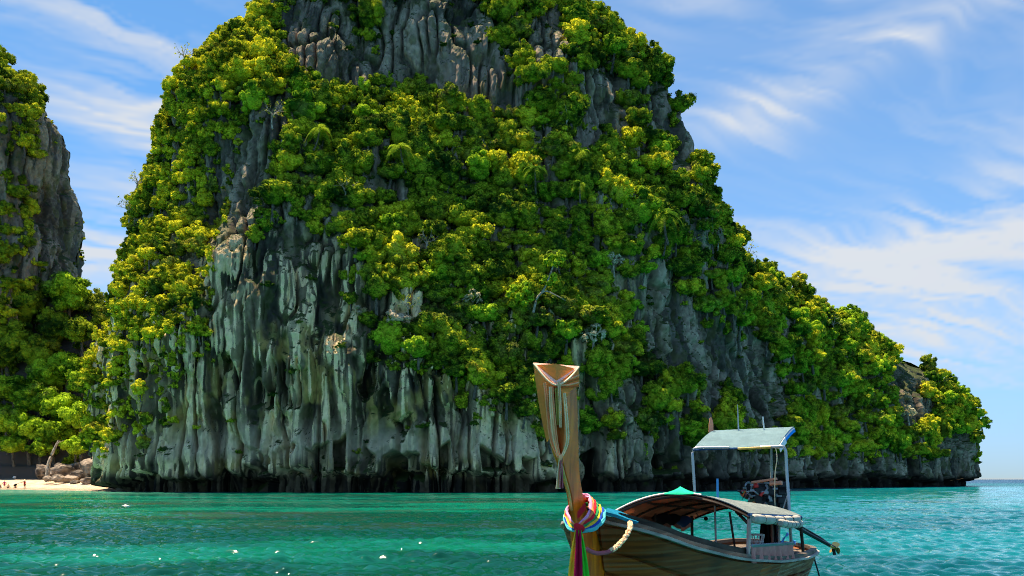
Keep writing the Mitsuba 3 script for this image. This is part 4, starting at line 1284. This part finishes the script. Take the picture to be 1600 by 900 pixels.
# cloth on the head of the prow
def stemp(s, t, z): return boat(s, t, np.asarray(z) + HEEL * np.asarray(t))
WR = thing('prow_cloth', 'peach and orange cloth wrapped over the head of the prow with long hanging tails', 'cloth')
zt = 3.25
a_, b_, w_ = float(sf(zt)), float(sbk(zt)), float(th(zt)) / 2
wr = []
for q, (s, t) in enumerate([(b_, -w_), (a_, -w_), (a_, w_), (a_ + .25, w_), (b_, w_)]):
    s2, t2 = s + (.012 if s == b_ else -.014 if s == a_ else 0), t + (.014 if t > 0 else -.014)
    lo = (2.95, 2.55, 2.75, 3.02, 3.12)[q]
    wr.append([stemp(s2 + (sf(z) - a_ if s != b_ else sbk(z) - b_), t2 * (float(th(z)) / 2 / w_), z) + np.array([0, 0, 0]) for z in np.linspace(zt + .005, lo, 6)])
part(WR, 'wrap', sheet(np.array(wr), .01), 'mat_drape', 30)
A, Bb, Cc = stemp(a_ - .02, -w_ - .015, zt + .02), stemp(b_ + .01, w_ + .02, zt + .03), stemp(a_ - .035, w_ + .03, zt - .19)
D_ = stemp(b_ + .01, -w_ - .01, zt + .03)
tri = np.array([[A * (1 - u) + Bb * u + (Cc - (A * (1 - u) + Bb * u)) * v * (1 - .0) for v in np.linspace(0, .985, 8)] for u in np.linspace(0, 1, 10)])
FLAP = part(WR, 'flap', sheet(tri, .012), 'mat_flap', 40)
labels[FLAP] = {'label': 'pale pink triangular flap with a white edge on top of the prow'}
part(WR, 'top', sheet(np.array([[A, Bb], [D_ * .5 + A * .5, D_ * .5 + Bb * .5], [D_, D_ * .2 + Bb * .8]]), .01), 'mat_flap', 30)
part(WR, 'edge', tube(spline([A, Cc, Bb, A], 60), .009, 6), 'mat_cream', 60)
for k in range(4):
    q0, q1 = stemp(a_ - .02, w_ + .018, 3.08 - .012 * k), stemp(b_ + .01, w_ + .02, 3.2 - .035 * k)
    part(WR, 'fold', tube([q0, q0 * .5 + q1 * .5 + [.0, -.004, -.01], q1], .009, 6), 'mat_rust' if k % 2 else 'mat_peach', 60)
def strip(pts, widths, m, D, fold=.01):
    p = spline([[x, y, d] for (x, y), d in zip(pts, D)], 20)
    w = np.interp(np.linspace(0, 1, 20), np.linspace(0, 1, len(widths)), widths)
    g = np.array([[at(x + wq * k, y, d + fold * math.cos(k * 3.5)) for k in np.linspace(-1, 1, 7)] for (x, y, d), wq in zip(p, w)])
    return part(WR, 'tail', sheet(g, .006), m, 60)
strip([(866, 604), (869, 640), (872, 675), (876, 712)], [10, 12, 10, 3], 'mat_rust', [8.78, 8.8, 8.84, 8.86], .03)
strip([(860, 604), (861.5, 640), (866, 680), (873, 712)], [2.3, 2.6, 3, 2.2], 'mat_cream', [8.74, 8.76, 8.79, 8.82])
strip([(863, 604), (866, 650), (870, 690), (875, 714)], [1.2, 1.5, 1.7, 1.2], 'mat_peach', [8.735, 8.75, 8.78, 8.81])
strip([(873, 596), (875, 630), (875.5, 668)], [1.8, 2, 1.6], 'mat_cream', [8.73, 8.75, 8.78])
strip([(869, 606), (871, 640), (872, 664)], [2, 2.4, 2], 'mat_bamboo', [8.735, 8.755, 8.78])
strip([(882, 614), (885, 650), (887, 685), (878, 713)], [1.8, 2.2, 2.4, 1.8], 'mat_cream', [8.7, 8.72, 8.76, 8.81])
strip([(851, 598), (856, 640), (860, 680), (873, 716)], [2, 2.5, 2.8, 2], 'mat_peach', [8.76, 8.79, 8.82, 8.84])
strip([(876, 714), (874, 735), (872, 764)], [1.5, 3, 3.5], 'mat_cream', [8.82, 8.82, 8.82], .02)
strip([(877, 714), (877, 738), (877, 763)], [1.2, 2.4, 2.8], 'mat_rose', [8.81, 8.81, 8.81], .02)
part(WR, 'tassel_knot', man_mesh(hull_of([(at(876, 713, 8.8), .018), (at(876, 717, 8.8), .016)])), 'mat_peach', 60)
# ------------------------------------------------------------------ beach: trees, boulders, driftwood, people, things afloat
def beach_z(x, y):
    i = np.clip((x + 240) / 174 * 199, 0, 199)
    j = np.clip((y - 176) / 99 * 149, 0, 149)                      # the sheet ends at y = 275
    return float(bch_P[int(round(i)), int(round(j)), 2])


def big_tree(px, py, D, R, tone, label, tall=1.0, name='beach_tree', grp='trees behind the beach'):
    """a tree whose crown centre shows at (px, py); its trunk reaches the ground below"""
    c = at(px, py, D)
    gid = TREES[tone][rng.integers(5)]
    key = numbered(name)
    z0 = beach_z(c[0], c[1])
    M = T().translate([float(x) for x in c]) @ T().rotate([0, 0, 1], float(rng.uniform(0, 360)))
    scene[key + '__crown'] = {**ply_normals(*crown_mesh(int(px * 7 + py), 26, 110, .07, .85 * tall), {'plain': 'mat_leaf', 'sunny': 'mat_leaf_painted_sun', 'fresh': 'mat_leaf_fresh'}[tone]), 'to_world': M @ T().scale([R, R, R])}
    tr = tube(spline([[c[0] + .1 * R, c[1], z0 - .3], [c[0], c[1], (z0 + c[2]) / 2], c + [0, 0, R * .2]], 10), np.linspace(.09 * R + .08, .05 * R, 10), 8)
    scene[key + '__trunk'] = mikit.ply(tr, 'mat_bark')
    tag(key, label, 'tree', grp)


for px, py, D, R, tone, lab, tall in (
        (108, 462, 268, 6.6, 'fresh', 'tall round tree standing high between the two cliffs', 1.15), (85, 515, 262, 5.2, 'plain', 'dark blue-green rounded tree below the tall one between the cliffs', 1.2),
        (128, 520, 258, 4.6, 'plain', 'dark tree close to the left flank of the big cliff', 1.1), (32, 480, 262, 6.5, 'plain', 'large tree in half shade against the far cliff', 1.25),
        (6, 440, 266, 5.0, 'plain', 'tree cut by the left picture edge, uppermost there', 1.1), (10, 540, 256, 6.5, 'plain', 'shaded dark tree at the left edge, halfway up', 1.2),
        (58, 555, 256, 5.5, 'plain', 'shaded dark tree left of the gap between the cliffs', 1.1), (104, 578, 252, 5.2, 'fresh', 'tree with bright top right above the beach trees', .95),
        (75, 590, 250, 5.0, 'fresh', 'rounded green tree above the bright beach trees', .9), (128, 600, 246, 4.4, 'fresh', 'bright tree touching the cliff edge above the boulders', 1.0),
        (22, 612, 246, 5.6, 'fresh', 'bright broad tree left above the beach', .9), (60, 628, 244, 5.6, 'fresh', 'bright tree in the middle of the row above the beach', .9),
        (100, 640, 242, 5.2, 'fresh', 'bright tree right of the middle above the beach', 1.0), (126, 655, 236, 4.4, 'fresh', 'bright tree leaning over the boulders', 1.0),
        (10, 660, 240, 5.0, 'fresh', 'lowest bright tree at the left edge behind the sand', .95), (44, 672, 238, 5.0, 'fresh', 'low bright tree directly behind the people on the beach', .9),
        (82, 678, 238, 4.4, 'fresh', 'low bright tree behind the leaning driftwood', .95), (20, 698, 236, 3.6, 'fresh', 'lowest bushy tree above the dark bank, left', .8),
        (62, 702, 236, 3.4, 'fresh', 'lowest bushy tree above the dark bank, right', .8), (118, 700, 226, 3.2, 'fresh', 'small bright tree between driftwood and cliff', .9),
        (146, 478, 276, 5.0, 'plain', 'tree deep in the gap between the two cliffs', 1.2), (163, 500, 272, 4.6, 'plain', 'tree half hidden by the left flank of the big cliff', 1.1),
        (150, 560, 240, 3.6, 'plain', 'dark tree pressed against the foot of the left flank', 1.1)):
    big_tree(px, py, D, R, tone, lab, tall)
for k in range(420):                                               # scrub on the slope behind
    x, y = rng.uniform(-215, -80), rng.uniform(237, 272)
    R = rng.uniform(1.0, 2.6)
    plant(f'slope_scrub__{k + 1:03d}', SHRUBS['fresh' if rng.random() < .5 else 'plain'][rng.integers(3)], [x, y, beach_z(x, y) + R * .4], R * np.array([1, 1, .9]))
tag('slope_scrub', 'green scrub covering the slope behind the beach', 'scrub', kind='stuff')

for px, py, D, sx, sy, sz, seed, lab in (
        (66, 738, 232, 2.1, 2.0, 2.4, 1, 'dark upright boulder at the left of the rock pile'), (86, 742, 222, 2.0, 1.6, 2.3, 2, 'upright slab at the foot of the driftwood'),
        (101, 736, 222, 3.0, 2.0, 2.2, 3, 'big dark boulder behind the pile, with a pale face'), (118, 732, 224, 2.6, 2.0, 1.9, 4, 'high boulder with white upper edge'),
        (128, 745, 214, 2.9, 2.0, 1.5, 5, 'long pale low boulder at the right of the pile'), (109, 748, 212, 2.0, 1.5, 1.1, 6, 'low rounded boulder in the middle of the pile'),
        (90, 749, 211, 1.9, 1.3, 1.1, 7, 'rounded brown boulder nearest the water'), (75, 749, 214, 1.3, 1.0, .8, 8, 'small boulder left of the rounded brown one'),
        (143, 735, 206, 2.6, 2.2, 3.0, 9, 'tall boulder leaning on the big cliff'), (140, 752, 204, 2.2, 1.6, 1.0, 10, 'flat boulder at the cliff edge'),
        (116, 754, 208, 1.2, .9, .6, 11, 'small stone in front of the pile'), (22.6, 746, 232, .45, .4, .35, 12, 'small white stone on the dark sand')):
    m = rock_mesh(seed, (sx, sy, sz), 4, .5)
    m.apply_translation(at(px, py, D))
    tag(part(None, 'boulder', m, 'mat_boulder' if seed != 12 else 'mat_white', 22), lab, 'boulder', 'boulders at the end of the beach')
dw = spline([at(74, 748, 216), at(76, 726, 217), at(83, 706, 218), at(92, 688, 219)], 14)
DW = tag(part(None, 'driftwood', tube(dw, np.linspace(.55, .22, 14), 9), 'mat_pale_bark', 60), 'bare pale tree trunk leaning up out of the boulders', 'driftwood')
part(DW, 'branch', tube(spline([dw[10], dw[12] + [.6, 0, .3], dw[13] + [1.0, .2, -.1]], 6), np.linspace(.18, .05, 6), 6), 'mat_pale_bark', 60)


def person(px, feet_y, D, h, pose, top, bottom, label, arms=((.25, -.1), (-.25, -.1)), name='person', face=0.0):
    f = at(px, feet_y, D)
    f[2] = max(f[2], .05)
    u = h / 1.7
    R = lambda x, y, z: f + np.array([x * math.cos(face) - y * math.sin(face), x * math.sin(face) + y * math.cos(face), z]) * u
    if pose == 'stand':
        hip, chest, neck, head, knees, feet = (0, 0, .92), (0, 0, 1.28), (0, 0, 1.46), (0, -.03, 1.6), [(.1, -.03, .5), (-.1, .03, .5)], [(.12, 0, .04), (-.13, .05, .04)]
    else:
        hip, chest, neck, head, knees, feet = (0, .1, .3), (0, -.08, .66), (0, -.16, .82), (0, -.2, .96), [(.16, -.35, .45), (-.16, -.35, .45)], [(.15, -.35, .05), (-.15, -.3, .05)]
    bones = []
    H = lambda *ps: bones.append(hull_of([(R(*p), r * u) for p, r in ps]))
    H((hip, .14), ((hip[0], hip[1], hip[2] + .1), .13)); H((hip, .13), (chest, .15)); H(((.13, chest[1], chest[2] + .06), .08), ((-.13, chest[1], chest[2] + .06), .08), (chest, .13))
    H((chest, .1), (neck, .055)); H((neck, .05), ((head[0], head[1] + .01, head[2] - .06), .055))
    H((head, .095), ((head[0], head[1] - .03, head[2] - .07), .06)); H(((head[0], head[1] - .1, head[2] - .02), .016), ((head[0], head[1] - .08, head[2] + .02), .014))
    for s in (1, -1): H(((head[0] + .092 * s, head[1], head[2] - .01), .018), ((head[0] + .09 * s, head[1], head[2] + .02), .018))
    for s, kn, ft in ((1, knees[0], feet[0]), (-1, knees[1], feet[1])):
        H(((.09 * s, hip[1], hip[2]), .095), (kn, .06)); H((kn, .058), ((ft[0], ft[1], ft[2] + .05), .04)); H((ft, .035), ((ft[0], ft[1] - .15, ft[2] - .01), .03))
    for s, (rx, rz) in zip((1, -1), arms):
        sh = (.19 * s, chest[1], chest[2] + .09)
        el = (sh[0] + rx * .5 + .05 * s, sh[1] - .06, sh[2] + rz - .17)
        ha = (sh[0] + rx + .03 * s, sh[1] - .2, sh[2] + 2 * rz - .28)
        H((sh, .055), (el, .042)); H((el, .04), (ha, .03)); H((ha, .036), ((ha[0] + .02 * s, ha[1] - .06, ha[2] - .05), .028))
        for q in range(5): H(((ha[0] + (q - 2) * .014, ha[1] - .06, ha[2] - .05), .011), ((ha[0] + (q - 2) * .019, ha[1] - .1, ha[2] - .1 + .012 * abs(q - 2)), .009))
    body = man_mesh(m3.Manifold.batch_boolean(bones, m3.OpType.Add))
    key = numbered(name)
    tag(key, label, 'person')
    scene[key] = mikit.ply(body, 'mat_skin', smooth=50)
    def clothes(nm, segs, m):
        part(key, nm, man_mesh(m3.Manifold.batch_boolean([hull_of([(R(*p), r * u) for p, r in sg]) for sg in segs], m3.OpType.Add)), m, 50)
    if top:
        clothes('shirt', [((hip[0:2] + (hip[2] + .08,), .15), (chest, .165)), (((.15, chest[1], chest[2] + .07), .09), ((-.15, chest[1], chest[2] + .07), .09), (chest, .15))], 'mat_' + top)
    clothes('shorts', [(((.09, hip[1], hip[2]), .12), ((-.09, hip[1], hip[2]), .12), (hip[0:2] + (hip[2] + .1,), .14))] + [(((.09 * s, hip[1], hip[2]), .11), (tuple(.45 * a + .55 * b for a, b in zip((.09 * s, hip[1], hip[2]), kn)), .085)) for s, kn in ((1, knees[0]), (-1, knees[1]))], 'mat_' + bottom)
    clothes('hair', [(((head[0], head[1] + .035, head[2] + .035), .092), ((head[0], head[1] + .05, head[2] - .04), .07))], 'mat_hair')
    return key, R


person(7, 763.6, 210, 1.75, 'stand', 'hotpink', 'crimson', 'person in a bright pink top standing at the left end of the beach', face=.4)
person(12.5, 763.8, 209.5, 1.7, 'sit', None, 'black', 'bare-chested person crouching on the sand beside the pink-clad one', face=.8)
person(1, 763.6, 210, 1.7, 'sit', None, 'navy', 'person sitting on the sand at the very left picture edge', face=-.3)
person(24.5, 763.8, 210, 1.6, 'sit', 'sandhat', 'peach', 'person in pale clothes crouching at the waterline by the end of the pole', face=.2)
k_, R_ = person(38.6, 764.2, 209, 1.9, 'stand', 'red', 'black', 'person in a red top standing with a long pole on the shoulder', arms=((-.1, .25), (-.35, .08)), face=.1)
c = R_(0, -.05, 1.62)
hat = trimesh.creation.cone(radius=.3, height=.2, sections=20); hat.apply_translation(c + [0, 0, .08])
part(k_, 'hat', hat, 'mat_sandhat', 50)
tag(part(None, 'carrying_pole', tube([at(23.5, 757.5, 208.7), at(34, 753, 208.7), at(40, 751.2, 208.7)], .06, 7), 'mat_pole', 60), 'long pole slanting down to the left from the shoulder of the red-clad person', 'pole')
tag(part(None, 'carrying_pole', man_mesh(hull_of([(at(22.8, 758.4, 208.6), .22), (at(25, 757.0, 208.6), .2)])), 'mat_black', 60), 'dark bundle at the lower end of the long pole on the beach', 'bundle')
m = rock_mesh(31, (.42, .2, .12)); m.apply_translation(at(197, 791, 78)); m.apply_translation([0, 0, .02])
tag(part(None, 'float', m, 'mat_white', 40), 'small white float drifting on the water left of the middle', 'float')
m = tube(spline([at(669, 838.5, 37.2), at(678, 838, 37.0), at(687, 837.8, 36.9)], 8), [.02, .05, .055, .05, .05, .045, .03, .012], 7)
tag(part(None, 'drifting_log', m, 'mat_dark_wood', 60), 'short dark piece of wood drifting on the green water', 'log')
# ------------------------------------------------------------------ single plants that stand out on the cliff
ISL_C = isl.triangles_center
ISL_PX, ISL_PY = seen(ISL_C)
ISL_FRONT = (isl.face_normals * (np.array([0, 0, EYE]) - ISL_C)).sum(1) > 0


def on_island(px, py):
    d = (ISL_PX - px) ** 2 + (ISL_PY - py) ** 2 + 1e6 * ~ISL_FRONT
    k = np.argsort(d)[:12]
    return ISL_C[k[np.argmin(ISL_C[k, 1])]]


for i, (px, py, s, lab) in enumerate(((505, 238, 3.0, 'small palm among the trees upper left on the central slope'), (628, 262, 3.4, 'palm with drooping fronds in the upper middle of the central slope'),
                                      (838, 300, 3.3, 'palm right of the middle of the central slope'), (905, 272, 3.6, 'palm with a bent bare stem high on the right shoulder'),
                                      (905, 318, 3.0, 'palm with hanging fronds just below the bent-stemmed one'), (1032, 365, 4.6, 'large yellow-green palm on the right shoulder'),
                                      (870, 428, 3.2, 'palm beside the pale leaning bare trunk'), (1040, 395, 3.4, 'palm just below the large yellow-green one'))):
    p = on_island(px, py)
    key = numbered('palm_tree')
    plant(key, f'group_palm_{i % 2}', p + np.array([0, -3.2, 3.2]), [s * .8, s * .8, s * .9])
    tag(key, lab, 'palm', 'palms scattered over the big cliff')
p0 = on_island(835, 492)
q = lambda px, py, dy=3.5: at(px, py, p0[1] - dy)
LT = thing('leaning_tree', 'pale bare trunk leaning right out of the dark trees low on the central slope', 'tree')
part(LT, 'trunk', tube(spline([p0 + [0, 0, -.5], q(833, 492), q(838, 468), q(850, 452), q(860, 428), q(866, 410)], 24), np.linspace(.3, .1, 24), 7), 'mat_pale_bark', 60)
part(LT, 'branch', tube(spline([q(844, 460), q(853, 455), q(868, 461), q(884, 470)], 12), np.linspace(.15, .05, 12), 6), 'mat_pale_bark', 60)
cm = crown_mesh(91, 7, 60, .2, .8, 0)
for px, py, R in ((868, 408, 2.0), (812, 458, 2.2), (820, 470, 1.8), (858, 440, 1.6)):
    scene[numbered(LT + '__leaf_tuft')] = {**ply_normals(*cm, 'mat_leaf_fresh'), 'to_world': T().translate([float(v) for v in q(px, py, 3.2)]) @ T().scale(R)}
for px, py, s, g, nm, lab in ((928, 540, 2.6, 'group_tree_blossom', 'blossoming_tree', 'pale yellowish tree with arching pale branches right of the prow top'),
                              (738, 478, 1.9, 'group_tree_blossom', 'blossoming_tree', 'small tree with cream blossom at the lower edge of the central slope'),
                              (960, 420, 2.0, 'group_tree_blossom', 'blossoming_tree', 'pale topped tree on the shoulder above the grey rock'),
                              (1415, 650, 2.6, 'group_tree_blossom', 'blossoming_tree', 'pale tree on the rock of the headland')):
    p = on_island(px, py)
    key = numbered(nm)
    plant(key, g, p + np.array([0, -1.6, 1.2]), [s] * 3)
    tag(key, lab, 'tree', 'pale blossoming trees on the cliff')
for px, py, s, lab in ((625, 503, 2.3, 'large white-flowering shrub on the grey rock left of the prow'), (570, 492, 1.8, 'small white-topped shrub on the rock further left'), (663, 667, .9, 'tiny white-flowering shrub low on the stalactite wall'),
                       (710, 536, 1.1, 'small cream-flowering shrub above the dark hollow')):
    p = on_island(px, py)
    key = numbered('flowering_shrub')
    plant(key, 'group_shrub_white', p + np.array([0, -.8, .3]), [s, s, s * .8])
    tag(key, lab, 'shrub', 'white-flowering shrubs on the cliff')

for i, (px, py, s, lab) in enumerate(((432, 205, 2.2, 'bare pale-limbed tree at the upper left edge of the central slope'), (545, 322, 2.2, 'thin bare tree among dark crowns left of the middle of the slope'),
        (668, 398, 2.3, 'bare pale-limbed tree in the lower middle of the central slope'), (760, 250, 2.0, 'thin bare tree in the upper middle of the central slope'), (885, 205, 2.2, 'bare tree under the upper rock wall at right'),
        (978, 330, 2.3, 'bare pale tree on the shoulder left of the large palm'), (1120, 390, 2.4, 'bare pale tree on the skyline where the shoulder meets the ridge'), (1185, 395, 2.4, 'small dark-twigged tree on the skyline of the ridge'),
        (215, 300, 2.0, 'bare pale tree on the left skyline of the big cliff'), (180, 350, 2.2, 'thin tree standing out of the left skyline'), (275, 100, 2.0, 'thin bare tree high on the left skyline'),
        (1300, 520, 2.4, 'bare tree on the skyline of the low ridge'), (1395, 560, 2.4, 'thin bare tree on top of the headland rock'), (1470, 610, 2.2, 'thin bare tree on the seaward skyline of the headland'),
        (640, 500, 1.8, 'pale leafless bush on the grey rock beside the white-flowering shrub'), (1085, 400, 2.2, 'bare pale-limbed tree below the skyline of the shoulder'))):
    p = on_island(px, py)
    key = numbered('bare_tree')
    plant(key, f'group_snag_{i % 2}', p + np.array([0, -1.5, 1.9]), [s] * 3)
    tag(key, lab, 'tree', 'bare pale trees on the big cliff')
